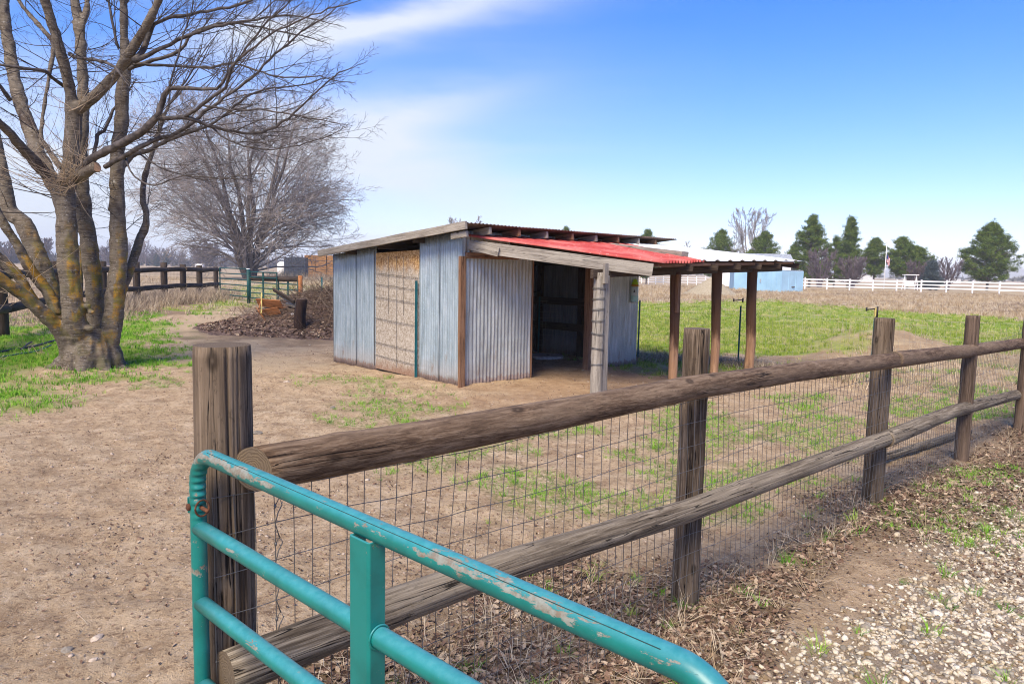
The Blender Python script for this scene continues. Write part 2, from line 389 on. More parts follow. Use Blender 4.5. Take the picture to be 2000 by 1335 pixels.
M['timber_dark'] = wood('dark_timber', (.018, .012, .009), (.05, .034, .025), (.10, .075, .055), .6)
M['timber_orange'] = wood('orange_post_wood', (.14, .045, .015), (.36, .135, .045), (.5, .23, .09), .6)
M['char'] = wood('charred_wood', (.006, .004, .004), (.025, .012, .009), (.06, .035, .028), .5)
def _end():
    n = NT('sawn_end_grain'); v = n.map(n.co.outputs['Object'], (1, 1, .02)); w_ = n.t.nodes.new('ShaderNodeTexWave'); w_.wave_type = 'RINGS'; w_.rings_direction = 'Z'; w_.inputs['Scale'].default_value = 45; w_.inputs['Distortion'].default_value = 9; w_.inputs['Detail'].default_value = 3
    n.t.links.new(v, w_.inputs['Vector']); f = n.noise(30, 4, .7)
    c = n.mix(n.mr(w_.outputs['Fac'], .2, .8), (.10, .072, .046), (.165, .125, .083)); c = n.mix(n.mr(f, .4, .65, 0, .6), c, (.12, .09, .065)); n.col(c); n.bump(w_.outputs['Fac'], .3, .002); return n.m
M['end'] = _end()

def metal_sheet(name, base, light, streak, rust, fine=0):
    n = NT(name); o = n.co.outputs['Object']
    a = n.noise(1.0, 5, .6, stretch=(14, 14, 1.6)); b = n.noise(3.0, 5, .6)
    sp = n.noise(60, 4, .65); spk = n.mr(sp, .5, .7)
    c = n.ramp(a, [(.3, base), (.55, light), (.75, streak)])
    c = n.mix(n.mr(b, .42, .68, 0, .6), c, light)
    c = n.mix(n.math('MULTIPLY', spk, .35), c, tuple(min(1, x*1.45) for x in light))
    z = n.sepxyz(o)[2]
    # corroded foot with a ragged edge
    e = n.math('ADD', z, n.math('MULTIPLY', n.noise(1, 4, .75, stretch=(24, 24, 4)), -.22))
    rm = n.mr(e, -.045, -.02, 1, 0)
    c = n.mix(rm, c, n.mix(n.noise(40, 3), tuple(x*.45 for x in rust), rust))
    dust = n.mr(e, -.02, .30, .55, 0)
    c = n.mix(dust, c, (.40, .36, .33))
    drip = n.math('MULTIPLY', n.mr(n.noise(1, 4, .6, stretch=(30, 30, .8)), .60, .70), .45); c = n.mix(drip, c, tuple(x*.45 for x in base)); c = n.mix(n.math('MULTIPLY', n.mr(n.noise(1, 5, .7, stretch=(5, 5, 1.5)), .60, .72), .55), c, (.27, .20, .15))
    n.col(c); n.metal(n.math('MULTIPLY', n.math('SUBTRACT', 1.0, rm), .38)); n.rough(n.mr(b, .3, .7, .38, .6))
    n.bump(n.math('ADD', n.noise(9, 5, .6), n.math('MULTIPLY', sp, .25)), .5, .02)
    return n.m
M['galv_end'] = metal_sheet('galvanised_ribbed_sheet', (.22, .285, .32), (.35, .425, .47), (.56, .62, .65), (.20, .07, .04))
M['galv_front'] = metal_sheet('old_corrugated_sheet', (.28, .305, .305), (.43, .46, .455), (.63, .645, .63), (.21, .07, .045))
M['galv_in'] = metal_sheet('shade_darkened_corrugated_sheet', (.10, .11, .125), (.17, .185, .205), (.25, .265, .29), (.14, .06, .04))  # interior shade of the shed put into a darker sheet colour
M['galv_roof'] = flat('roof_sheet_rusty', (.16, .11, .09), .7, .3, .4, 3)
def _osb():
    n = NT('osb_board')
    v1 = n.vor(1.0, stretch=(110, 110, 26), out='Color'); v2 = n.vor(1.0, stretch=(60, 60, 60), out='Color')
    f = n.mix(.5, v1, v2); g = n.t.nodes.new('ShaderNodeRGBToBW'); n.t.links.new(f, g.inputs[0])
    grey = n.ramp(g.outputs[0], [(.3, (.25, .205, .155)), (.5, (.38, .33, .27)), (.7, (.50, .45, .385))])
    warm = n.ramp(g.outputs[0], [(.3, (.28, .13, .04)), (.5, (.52, .30, .11)), (.7, (.72, .50, .25))])
    z = n.sepxyz(n.co.outputs['Object'])[2]
    e = n.math('ADD', z, n.math('MULTIPLY', n.noise(5, 4), .5))
    c = n.mix(n.mr(e, 1.72, 2.02), grey, warm)
    foot = n.mr(n.math('ADD', z, n.math('MULTIPLY', n.noise(8, 4), .25)), .14, .34, .75, 0)
    c = n.mix(foot, c, (.22, .11, .06)); n.col(c); n.rough(.9); n.bump(g.outputs[0], .35, .004); return n.m
M['osb'] = _osb()
def _teal():
    n = NT('teal_enamel'); a = n.noise(9, 5, .6); b = n.noise(55, 5, .7); c0 = n.mix(n.mr(a, .35, .65), (.003, .135, .115), (.005, .185, .160))
    # worn patches, mostly on the upper side of the tube
    g = n.t.nodes.new('ShaderNodeNewGeometry'); up = n.sepxyz(g.outputs['Normal'])[2]
    mp = n.t.nodes.new('ShaderNodeMapping'); mp.vector_type = 'POINT'; mp.inputs['Rotation'].default_value = (0, 0, R(41.5)); mp.inputs['Scale'].default_value = (1, 1, 1)
    n.t.links.new(n.co.outputs['Object'], mp.inputs[0]); al = n.map(mp.outputs[0], (.33, 1, 1))
    wv = n.noise(4, 3, .5, vec=al); wr = n.noise(34, 7, .72, vec=al); zo_ = n.sepxyz(n.co.outputs['Object'])[2]
    e = n.math('ADD', n.math('MULTIPLY', wr, .7), n.math('MULTIPLY', wv, .5))
    e = n.math('ADD', e, n.math('MULTIPLY', n.math('ABSOLUTE', n.math('SUBTRACT', up, .35)), -.12))
    e = n.math('ADD', e, n.mr(zo_, 1.08, 1.14, -.09, .0))
    wear = n.mr(e, .575, .595)
    top_highlight = n.mr(up, .15, .95, 0, .6)  # highlight on the upper side of the tubes, painted as paler blue
    c = n.mix(top_highlight, c0, n.mix(n.mr(b, .3, .7), (.05, .27, .33), (.10, .36, .43)))
    c = n.mix(n.math('MULTIPLY', wear, .85), c, n.mix(n.mr(b, .35, .65), (.27, .27, .23), (.20, .13, .085)))
    c = n.mix(n.math('MULTIPLY', n.mr(b, .66, .72), .8), c, (.30, .24, .18))
    n.col(c); n.rough(n.math('ADD', n.math('MULTIPLY', wear, .3), .38)); n.b.inputs['Specular IOR Level'].default_value = .5
    n.bump(n.math('SUBTRACT', n.math('MULTIPLY', b, .15), n.math('MULTIPLY', wear, .4)), .5, .002); return n.m
M['teal'] = _teal()
M['teal_far'] = flat('dark_teal_paint', (.012, .062, .06), .5)
M['tpost'] = flat('t_post_paint', (.012, .10, .12), .5)
M['wire'] = flat('galvanised_wire', (.34, .33, .31), .5, .4)
M['wire_dark'] = flat('tarnished_wire', (.17, .165, .16), .5, .5)
M['rust'] = flat('rusty_iron', (.13, .055, .03), .8, .2, .5, 60)
def _red():
    n = NT('faded_red_sheet'); a = n.noise(1, 5, .65, stretch=(1.4, 1.4, 1)); b = n.noise(22, 5, .7)
    c = n.mix(n.mr(a, .4, .62), (.42, .06, .052), (.56, .155, .135)); c = n.mix(n.mr(b, .56, .68, 0, .6), c, (.70, .36, .32)); c = n.mix(n.mr(n.noise(7, 5, .7), .60, .70, 0, .5), c, (.22, .05, .035)); n.col(c); n.rough(.55); return n.m
M['red'] = _red()
M['white_sheet'] = flat('white_painted_sheet', (.66, .69, .70), .45, 0, .16, 4)
M['concrete'] = flat('concrete', (.50, .49, .47), .9, 0, .2, 14)
M['vinyl'] = flat('white_vinyl', (.80, .80, .80), .5, 0, .05)
M['blue_wall'] = flat('pale_blue_cladding', (.30, .50, .66), .55, 0, .08, 1)
M['blue_wall2'] = flat('light_blue_cladding', (.36, .56, .70), .5, 0, .08, 1)
M['grey_roof'] = flat('grey_roofing', (.30, .33, .37), .7)
M['white'] = flat('white_paint', (.78, .79, .80), .6, 0, .05)
M['seam'] = flat('dirty_seam', (.03, .07, .07), .8)
M['black'] = flat('black_plastic', (.015, .015, .018), .5)
M['yellow'] = flat('pale_yellow_paint', (.55, .45, .15), .6)
def _hay():
    n = NT('stacked_hay'); a = n.noise(1, 5, .7, stretch=(3, 3, 14)); z = n.sepxyz(n.co.outputs['Object'])[2]
    c = n.ramp(a, [(.3, (.17, .075, .028)), (.55, (.33, .17, .065)), (.75, (.46, .28, .12))]); n.col(c); n.bump(a, 1, .05); return n.m
M['hay'] = _hay()

def _bark():
    n = NT('banded_grey_bark'); o = n.co.outputs['Object']
    band = n.noise(1, 5, .62, stretch=(7, 7, 95), dist=.8); blot = n.noise(5, 5, .6); fine = n.noise(60, 4, .7)
    c = n.ramp(band, [(.36, (.055, .041, .030)), (.5, (.125, .100, .074)), (.64, (.225, .190, .148))])
    c = n.mix(n.mr(blot, .42, .62, 0, .65), c, (.165, .14, .11))
    c = n.mix(n.mr(n.noise(2.3, 4), .58, .68, 0, .8), c, (.055, .038, .032)); c = n.mix(n.mr(n.noise(17, 5, .7), .56, .64, 0, .75), c, (.05, .04, .035)); c = n.mix(n.mr(n.noise(26, 5, .7, stretch=(1, 1, 2)), .58, .66, 0, .6), c, (.38, .36, .33))
    # orange lichen where the geometry faces right / the inner sides, in patches at trunk height
    g = n.t.nodes.new('ShaderNodeNewGeometry'); nx = n.sepxyz(g.outputs['Normal']); z = n.sepxyz(o)
    side = n.mr(nx[0], .15, .6); patch = n.mr(n.noise(2.6, 5, .65), .42, .55); hgt = n.math('MULTIPLY', n.mr(z[2], .15, .6), n.mr(z[2], 2.4, 1.5, 0, 1))
    lf = n.math('MULTIPLY', n.math('MULTIPLY', side, patch), hgt)
    ll = n.math('MULTIPLY', n.math('MULTIPLY', lf, n.mr(fine, .3, .55)), .9)
    c = n.mix(ll, c, n.mix(n.mr(n.noise(7, 3), .4, .6), (.40, .21, .015), (.20, .165, .025)))
    moss = n.math('MULTIPLY', n.mr(n.noise(3.6, 5), .54, .68), n.mr(z[2], 2.2, .8, 0, .5)); c = n.mix(moss, c, (.10, .095, .03))
    pale = n.mr(n.noise(9, 5, .7), .62, .70, 0, .6); c = n.mix(pale, c, (.36, .35, .33))
    n.col(c); n.rough(.8); h = n.math('ADD', band, n.math('MULTIPLY', fine, .35)); n.bump(h, .75, .012); return n.m
M['bark'] = _bark()
M['twig'] = flat('twig_bark', (.078, .066, .060), .6, 0, .5, 14)
M['twig_far'] = flat('pale_twig_bark', (.29, .26, .25), .85, 0, .45, 1.2)
M['post_far'] = wood('dark_brown_fence_wood', (.016, .011, .008), (.040, .028, .021), (.085, .063, .050), .5)  # the paddock fence's own darker brown
M['trunk_far'] = wood('furrowed_bark', (.05, .04, .033), (.14, .115, .10), (.24, .205, .18), .5, .25)
M['twig_mauve'] = flat('mauve_twigs', (.14, .11, .125), .9, 0, .25, 2)
def tintmat(name, cols, rough=.9, trans=0, spec=.2, detail=0):
    n = NT(name); t = n.attr('tint'); k = len(cols)
    c = n.ramp(t, [(i/(k-1), q) for i, q in enumerate(cols)])
    if detail: c = n.mix(n.mr(n.noise(detail, 4), .3, .7, 0, .45), c, tuple(x*.55 for x in cols[0]))
    n.col(c); n.rough(rough); n.b.inputs['Specular IOR Level'].default_value = spec
    if trans: n.b.inputs['Transmission Weight'].default_value = 0; n.b.inputs['Subsurface Weight'].default_value = 0
    return n.m
M['grass'] = tintmat('green_grass', [(.07, .19, .012), (.125, .32, .02), (.20, .42, .035), (.30, .42, .07)])
M['grass_field'] = tintmat('field_grass', [(.11, .18, .02), (.20, .29, .03), (.31, .37, .06), (.50, .45, .22)])
M['straw'] = tintmat('dry_grass', [(.27, .19, .105), (.40, .30, .185), (.50, .40, .27), (.56, .48, .37)])
M['straw_brown'] = tintmat('dry_weeds', [(.13, .09, .062), (.26, .195, .14), (.40, .32, .235), (.56, .48, .36)])
M['leaf'] = tintmat('dead_leaves', [(.050, .030, .022), (.12, .072, .050), (.19, .12, .085), (.31, .22, .155), (.46, .37, .27)])
M['stone'] = tintmat('gravel_stones', [(.22, .15, .08), (.48, .40, .28), (.64, .57, .44), (.74, .69, .58), (.54, .45, .31), (.68, .62, .50), (.19, .175, .155), (.36, .32, .26)], detail=90)
M['stone_dirt'] = tintmat('dusty_stones', [(.20, .13, .085), (.30, .21, .145), (.42, .32, .24), (.56, .48, .39)], detail=60)
M['needle'] = tintmat('pine_needles', [(.030, .062, .010), (.065, .115, .017), (.115, .175, .028), (.17, .22, .045)])
M['spruce'] = tintmat('spruce_needles', [(.03, .05, .06), (.06, .085, .10), (.09, .12, .13)])

# ------------------------------------------------------------------ ground
def gpoly(pts): return np.array([[G(x, y).x, G(x, y).y] for x, y in pts])
def sdf(poly, X, Y):
    n = len(poly); d = np.full(X.shape, 1e9); ins = np.zeros(X.shape, bool)
    for i in range(n):
        ax, ay = poly[i]; bx, by = poly[(i+1) % n]; ex, ey = bx-ax, by-ay
        t = np.clip(((X-ax)*ex+(Y-ay)*ey)/(ex*ex+ey*ey+1e-9), 0, 1)
        d = np.minimum(d, (X-ax-t*ex)**2+(Y-ay-t*ey)**2)
        c = ((ay > Y) != (by > Y)); ins ^= c & (X < (bx-ax)*(Y-ay)/(by-ay+1e-12)+ax)
    return np.where(ins, 1, -1)*np.sqrt(d)
ZG = {
 'green': [(gpoly([(-300, 640), (0, 618), (90, 640), (230, 612), (262, 612), (300, 640), (330, 672), (335, 712), (290, 740), (220, 745), (120, 768), (40, 790), (-300, 830)]), 1.0),
           (gpoly([(362, 606), (395, 588), (480, 577), (503, 590), (430, 602), (390, 612)]), 1.0),
           (gpoly([(430, 562), (600, 548), (660, 533), (700, 545), (640, 562), (590, 585), (430, 585)]), .55),
           (gpoly([(1100, 690), (1150, 590), (1300, 590), (1500, 586), (1700, 602), (2300, 645), (2350, 705), (1950, 692), (1850, 688), (1700, 700), (1600, 702), (1480, 698), (1300, 690)]), 1.0),
           (gpoly([(1200, 704), (1350, 707), (1480, 708), (1600, 712), (1560, 726), (1420, 735), (1300, 722), (1245, 722)]), .95)],
 'sparse': [(gpoly([(560, 800), (900, 820), (1250, 800), (1600, 740), (2000, 690), (2200, 730), (1950, 830), (1600, 920), (1350, 1010), (900, 1030), (780, 930)]), 1.0),
            (gpoly([(640, 730), (760, 745), (900, 775), (800, 840), (650, 850)]), .8),
            (gpoly([(1350, 980), (1650, 930), (2000, 890), (2200, 960), (1900, 1060), (1500, 1050), (1350, 1120)]), .8),
            (gpoly([(240, 640), (360, 650), (360, 740), (200, 770), (60, 800), (0, 810)]), .7)],
 'dry': [(gpoly([(1000, 560), (1235, 557), (2300, 568), (2400, 650), (1700, 603), (1500, 587), (1235, 592), (1000, 592)]), 1.0),
         (gpoly([(660, 528), (560, 545), (590, 590), (664, 640), (668, 560)]), .8),
         (gpoly([(1600, 700), (1900, 680), (2300, 690), (2300, 740), (1900, 725), (1640, 725)]), .6),
         (gpoly([(1640, 700), (1620, 672), (1700, 655), (1790, 660), (1840, 690), (1800, 700)]), .9)],
 'gravel': [(gpoly([(1460, 1700), (1500, 1335), (1545, 1235), (1630, 1180), (1700, 1128), (1765, 1070), (1880, 1020), (2000, 980), (2300, 925), (2900, 900), (3500, 2000)]), 1.0)],
 'litter': [(gpoly([(440, 1500), (500, 1290), (620, 1240), (800, 1180), (1180, 1100), (1330, 1120), (1660, 975), (1990, 845), (2300, 800), (2400, 860), (1900, 1005), (1740, 1095), (1640, 1180), (1550, 1260), (1460, 1340), (1350, 1700)]), 1.0),
            (gpoly([(1835, 1085), (2000, 1100), (2300, 1140), (2300, 1230), (2000, 1190), (1850, 1125)]), .95), (gpoly([(395, 668), (480, 600), (560, 585), (664, 610), (664, 668), (600, 672), (470, 666)]), .9),
            (gpoly([(240, 590), (420, 575), (425, 590), (350, 612), (240, 618)]), .8),
            (gpoly([(1240, 690), (1450, 700), (1640, 690), (1650, 712), (1450, 716), (1240, 705)]), .8)],
 'straw': [(gpoly([(300, 640), (400, 606), (505, 590), (540, 600), (430, 660), (600, 695), (640, 690), (660, 715), (450, 735), (330, 690)]), 1.0)],
 'orange': [(gpoly([(905, 775), (1035, 742), (1150, 690), (1230, 712), (1440, 735), (1320, 772), (1100, 810), (960, 800)]), 1.0)],
}
def zone(k, X, Y):
    r = np.sqrt(X*X+Y*Y); w_ = .10+.035*r
    wob = (fbm(X*1.3, Y*1.3, 4, 51+len(k))-.5)*2*(.12+.05*r)*1.6
    m = np.zeros(X.shape)
    for poly, s_ in ZG[k]: m = np.maximum(m, s_*sst(-1, 1, (sdf(poly, X, Y)+wob)/w_))
    if k == 'sparse': m = m*sst(.44, .60, fbm(X*1.7+9, Y*1.7, 4, 77))
    if k == 'green': m = m*(1-.85*np.exp(-((X-TREE.x)**2+(Y-TREE.y+.25)**2)/.55))*(.55+.45*sst(.3, .5, fbm(X*1.1, Y*1.1, 4, 71)))
    if k == 'gravel': m = m*(.25+.75*sst(.28, .46, fbm(X*1.3+3, Y*1.3, 4, 81)))*(1-.85*zone('litter', X, Y)*sst(.35, .5, fbm(X*3, Y*3, 3, 84)))
    if k == 'litter': m = m*(.45+.55*sst(.25, .45, fbm(X*1.5, Y*1.5+4, 4, 91)))
    return m
TREE = G(170, 716)
th = np.concatenate([np.linspace(-math.pi, R(-48), 60, endpoint=False), np.linspace(R(-48), R(48), 760, endpoint=False), np.linspace(R(48), math.pi, 60, endpoint=False)])
rr = np.concatenate([[0.02], np.geomspace(.5, 40, 430), np.geomspace(41, 4200, 110)])
TH, RR = np.meshgrid(th, rr); X = RR*np.sin(TH); Y = RR*np.cos(TH); Z = T(X, Y)
nr, nt_ = X.shape; idx = np.arange(nr*nt_).reshape(nr, nt_); nx_ = np.roll(idx, -1, 1)
Fg = np.stack([idx[:-1], nx_[:-1], nx_[1:], idx[1:]][::-1], -1).reshape(-1, 4)
zz = {k: zone(k, X, Y) for k in ZG}
c1 = np.stack([zz['green'], zz['dry'], zz['gravel'], np.ones_like(X)], -1).reshape(-1, 4)
c2 = np.stack([zz['litter'], zz['straw'], zz['orange'], np.ones_like(X)], -1).reshape(-1, 4)
me = mesh_np('ground', np.stack([X, Y, Z], -1).reshape(-1, 3), Fg, True, {'zone_a': c1, 'zone_b': c2, 'sparse': zz['sparse'].ravel()})
def _ground():
    n = NT('ground_cover'); o = n.co.outputs['Object']
    def rgb(v):
        s_ = n.t.nodes.new('ShaderNodeSeparateColor'); n.t.links.new(v, s_.inputs[0]); return s_.outputs
    a = rgb(n.attr('zone_a', 'Color')); b = rgb(n.attr('zone_b', 'Color')); sp = n.attr('sparse')
    big = n.noise(.7, 5, .6); med = n.noise(4, 6, .62); fine = n.noise(26, 7, .74); grit = n.noise(120, 5, .75)
    c = n.ramp(med, [(.36, (.31, .215, .130)), (.5, (.47, .345, .215)), (.64, (.60, .465, .31))])
    c = n.mix(n.mr(big, .35, .65, 0, .5), c, (.52, .375, .23))
    c = n.mix(n.mr(fine, .52, .62, 0, .75), c, (.19, .12, .075))
    c = n.mix(n.mr(fine, .46, .34, 0, .7), c, (.62, .49, .36)); c = n.mix(n.mr(grit, .55, .66, 0, .5), c, (.12, .078, .052)); c = n.mix(n.mr(grit, .43, .33, 0, .5), c, (.68, .56, .43))
    # far fields are paler straw and bare soil
    y = n.sepxyz(o)[1]; x = n.sepxyz(o)[0]
    far = n.mr(y, 26, 44)
    fc = n.ramp(n.noise(1, 5, .6, stretch=(.03, .11, 1)), [(.35, (.27, .20, .13)), (.5, (.41, .32, .21)), (.65, (.50, .42, .29))])
    fc = n.mix(n.mr(n.noise(1.4, 5, .7), .35, .7, 0, .5), fc, (.30, .215, .15))
    c = n.mix(far, c, fc)
    c = n.mix(n.math('MULTIPLY', b[1], .75), c, n.mix(n.mr(fine, .3, .6), (.36, .26, .16), (.52, .41, .27)))
    c = n.mix(n.math('MULTIPLY', b[2], .7), c, n.mix(n.mr(med, .3, .7), (.32, .20, .115), (.43, .29, .175)))
    c = n.mix(n.math('MULTIPLY', b[0], .8), c, n.mix(n.mr(fine, .35, .65), (.070, .046, .030), (.22, .155, .10)))
    c = n.mix(n.math('MULTIPLY', a[2], .8), c, n.mix(n.mr(grit, .35, .65), (.20, .155, .11), (.42, .35, .27)))
    dr = n.mix(n.mr(n.noise(1, 5, .7, stretch=(.22, .7, 1)), .42, .58), (.24, .165, .10), (.52, .43, .28)); dr = n.mix(n.mr(fine, .3, .7, 0, .5), dr, (.42, .33, .22))
    c = n.mix(a[1], c, dr)
    gr = n.mix(n.mr(fine, .32, .66), (.12, .21, .02), (.28, .38, .05)); gr = n.mix(n.mr(n.noise(1, 5, .65, stretch=(.35, 1.1, 1)), .46, .66, 0, .75), gr, (.40, .36, .17))
    ga = n.math('MULTIPLY', a[0], n.mr(n.math('ADD', n.math('MULTIPLY', fine, .6), n.math('MULTIPLY', a[0], .7)), .45, .75))
    c = n.mix(ga, c, gr)
    c = n.mix(n.math('MULTIPLY', sp, n.mr(fine, .40, .60, 0, .6)), c, (.14, .20, .05))
    # pale grit specks
    v = n.vor(75, out='Distance'); vc = n.vor(75, out='Color'); rv = n.sepxyz(vc)[0]
    speck = n.math('MULTIPLY', n.mr(v, .16, .24, 1, 0), n.mr(rv, .80, .84)); near = n.mr(y, 22, 10)
    c = n.mix(n.math('MULTIPLY', n.math('MULTIPLY', speck, near), n.math('SUBTRACT', 1, a[0])), c, (.55, .48, .40))
    n.col(c); n.rough(.95); n.b.inputs['Specular IOR Level'].default_value = .12
    h = n.math('ADD', n.math('MULTIPLY', fine, .55), n.math('MULTIPLY', grit, .25)); h = n.math('ADD', h, n.math('MULTIPLY', speck, .25)); h = n.math('ADD', h, n.math('MULTIPLY', med, .7))
    n.bump(h, 1.0, .045); return n.m
ground = obj_raw('ground', me, _ground()); tag(ground, kind='structure')

def sample(n, r0, r1, ang=48, p=1.0):
    """points spread over the ground: density falls with distance like r^-p"""
    a = RNG.uniform(R(-ang), R(ang), n); u = RNG.uniform(0, 1, n); e = 2-p
    r = (r0**e+u*(r1**e-r0**e))**(1/e) if abs(e) > 1e-6 else r0*(r1/r0)**u
    return r*np.sin(a), r*np.cos(a)
def keep(x, y, m):
    k = RNG.uniform(0, 1, len(x)) < m; x = x[k]; y = y[k]; return np.stack([x, y, T(x, y)], -1)
def blades(nb, h, wd, spread, lean, seed, curve=1):
    rg = np.random.default_rng(seed); V = []; Fs = []
    for _ in range(nb):
        a = rg.uniform(0, 6.283); b0 = rg.uniform(0, spread); bx, by = b0*math.cos(a), b0*math.sin(a); hh = h*rg.uniform(.5, 1.1); l = lean*rg.uniform(.2, 1.2)*hh
        la = a+rg.normal(0, .7); q = rg.uniform(0, 6.283); wx, wy = wd*math.cos(q), wd*math.sin(q); k = len(V)
        V += [(bx-wx, by-wy, -.01), (bx+wx, by+wy, -.01), (bx+l*.35*math.cos(la)+wx*.7, by+l*.35*math.sin(la)+wy*.7, hh*.6), (bx+l*.35*math.cos(la)-wx*.7, by+l*.35*math.sin(la)-wy*.7, hh*.6)]
        V += [(bx+l*math.cos(la), by+l*math.sin(la), hh*(1 if curve else .9))]
        Fs += [(k, k+1, k+2, k+3)]; Fs += [(k+3, k+2, k+4, k+4)]
    F = [(a, b, c) for a, b, c, d in Fs if c == d]; out = []
    for a, b, c, d in Fs:
        if c == d: out.append((a, b, c))
        else: out += [(a, b, c), (a, c, d)]
    return np.array(V), np.array(out)
def ico(sub=0, jit=.2, seed=0):
    import bmesh
    bm = bmesh.new(); bmesh.ops.create_icosphere(bm, subdivisions=sub+1, radius=1); rg = random.Random(seed)
    V = np.array([tuple(v.co*(1+rg.uniform(-jit, jit))) for v in bm.verts]); F = np.array([[v.index for v in f.verts] for f in bm.faces]); bm.free(); return V, F
def leaf_t(seed):
    rg = random.Random(seed); c = rg.uniform(.1, .6); w_ = rg.uniform(.35, .6)
    V = [(-1, 0, c*.6), (-.3, -w_, c*.2+.1), (.5, -w_*.7, .1), (1, 0, c*.8), (.4, w_*.8, .25*c), (-.4, w_, c*.5), (0, 0, -.05)]
    return np.array(V), np.array([(6, i, (i+1) % 6) for i in range(6)])

# tufts of green grass near and far
def shedmask(P):
    return P
x, y = sample(52000, 5.0, 26, 48, 1.0); P = keep(x, y, zone('green', x, y)*.95)
s_ = np.clip(.75+.03*np.hypot(P[:, 0], P[:, 1]), .8, 1.5)*RNG.uniform(.7, 1.3, len(P))
k = (P[:, 0] < 0)
tm = [blades(9, .055, .0032, .035, .8, i) for i in range(5)]
g = scatter('grass', P[k], tm, s_[k], M['grass'], tilt=.1); tag(g, 'bright green grass growing round the foot of the tree', 'grass', kind='stuff')
g = scatter('grass', P[~k], tm, s_[~k]*1.0, M['grass_field'], tilt=.1); tag(g, 'green pasture grass beyond the open lean-to', 'grass', kind='stuff')
x, y = sample(26000, 26, 60, 46, 1.0); P = keep(x, y, zone('green', x, y)*.8)
g = scatter('grass', P, [blades(8, .09, .009, .10, .7, i+30) for i in range(4)], RNG.uniform(.7, 1.3, len(P)), M['grass_field'], tilt=.1); tag(g, 'far green grass of the pasture', 'grass', kind='stuff')
x, y = sample(48000, 1.6, 16, 46, 1.0); P = keep(x, y, zone('sparse', x, y)*.6*(1-zone('gravel', x, y)*.6))
g = scatter('grass_tufts', P, [blades(10, .040, .0016, .022, 1.3, i+60) for i in range(6)], RNG.uniform(.5, 1.3, len(P))*np.clip(.75+.06*np.hypot(P[:, 0], P[:, 1]), .8, 1.6), M['grass'], tilt=.1); tag(g, 'sparse green grass tufts on bare soil inside the rail fence', 'grass', kind='stuff')
# bigger individual clumps by the gravel
x, y = sample(900, 1.6, 7, 46, 1.0); P = keep(x, y, .38*np.maximum(zone('gravel', x, y), zone('litter', x, y)))
g = scatter('grass_clumps', P, [blades(22+6*i, .052+.006*(i % 3), .0014, .035, 1.7, i+90) for i in range(5)], RNG.uniform(.5, 1.2, len(P)), M['grass'], tilt=.1); tag(g, 'small bright green clumps in the gravel and leaf litter', 'grass', kind='stuff')
# dry grass
x, y = sample(60000, 22, 90, 46, .6); P = keep(x, y, np.maximum(zone('dry', x, y), (x < -2)*.12)*.9)
pk = fbm(P[:, 0]*.16, P[:, 1]*.5, 4, 301); pb = pk < .49
g = scatter('dry_weeds', P[pb], [blades(7, .20, .010, .16, .9, i+420) for i in range(5)], RNG.uniform(.3, 1.0, pb.sum()), M['straw_brown'], tilt=.2); tag(g, 'brownish weeds in patches of the far pasture', 'weeds', kind='stuff')
P = P[~pb]
g = scatter('dry_grass', P, [blades(8, .26, .010, .14, .7, i+120) for i in range(5)], RNG.uniform(.4, 1.15, len(P)), M['straw'], tilt=.15); tag(g, 'pale dry grass band across the far pasture', 'dry grass', kind='stuff')
x, y = sample(16000, 7, 22, 47, .8); P = keep(x, y, zone('dry', x, y)*.30+zone('green', x, y)*.03)
g = scatter('dry_grass', P, [blades(9, .15, .0035, .10, .9, i+150) for i in range(5)], RNG.uniform(.4, 1.3, len(P)), M['straw'], tilt=.3); tag(g, 'tangled dry grass beside the dirt mound', 'dry grass', kind='stuff')
# flattened stems and small weeds under the fence
x, y = sample(36000, 1.3, 12, 46, 1.0); P = keep(x, y, zone('litter', x, y)*.75+.02); P[:, 2] += .004
st = []
for i in range(6):
    V, F = tubes_np([([(-1, 0, .01), (-.3, random.uniform(-.1, .1), random.uniform(.02, .10)), (.4, random.uniform(-.2, .2), random.uniform(.03, .14)), (1, random.uniform(-.3, .3), .02)], .011, .006)], 3)
    st.append((V, F))
g = scatter('dry_stems', P, st, RNG.uniform(.035, .14, len(P)), M['straw_brown'], tilt=.18); tag(g, 'fallen dry stems lying under the rail fence', 'dry stems', kind='stuff')
x, y = sample(7500, 1.6, 12, 46, 1.0); P = keep(x, y, np.maximum(zone('litter', x, y)*.5, 0))
g = scatter('dry_weeds', P, [blades(10, .085, .0013, .05, 1.8, i+180) for i in range(6)], RNG.uniform(.4, 1.4, len(P)), M['straw'], tilt=.3); tag(g, 'wispy dry weeds along the wire', 'weeds', kind='stuff')
# dead leaves
x, y = sample(210000, 1.2, 14, 46, 1.1); base_m = np.clip(zone('litter', x, y)*.9+.035+.22*sst(.56, .72, fbm(x*2.1, y*2.1, 4, 131)), 0, 1)*(1-.55*zone('gravel', x, y)); P = keep(x, y, base_m)
P[:, 2] += .006
lt = [leaf_t(i) for i in range(8)]
g = scatter('leaf_litter', P, lt, RNG.uniform(.004, .013, len(P))+RNG.uniform(0, .015, len(P))*zone('litter', P[:, 0], P[:, 1]), M['leaf'], tilt=.4); tag(g, 'dark dead leaves scattered over the soil', 'leaf litter', kind='stuff')
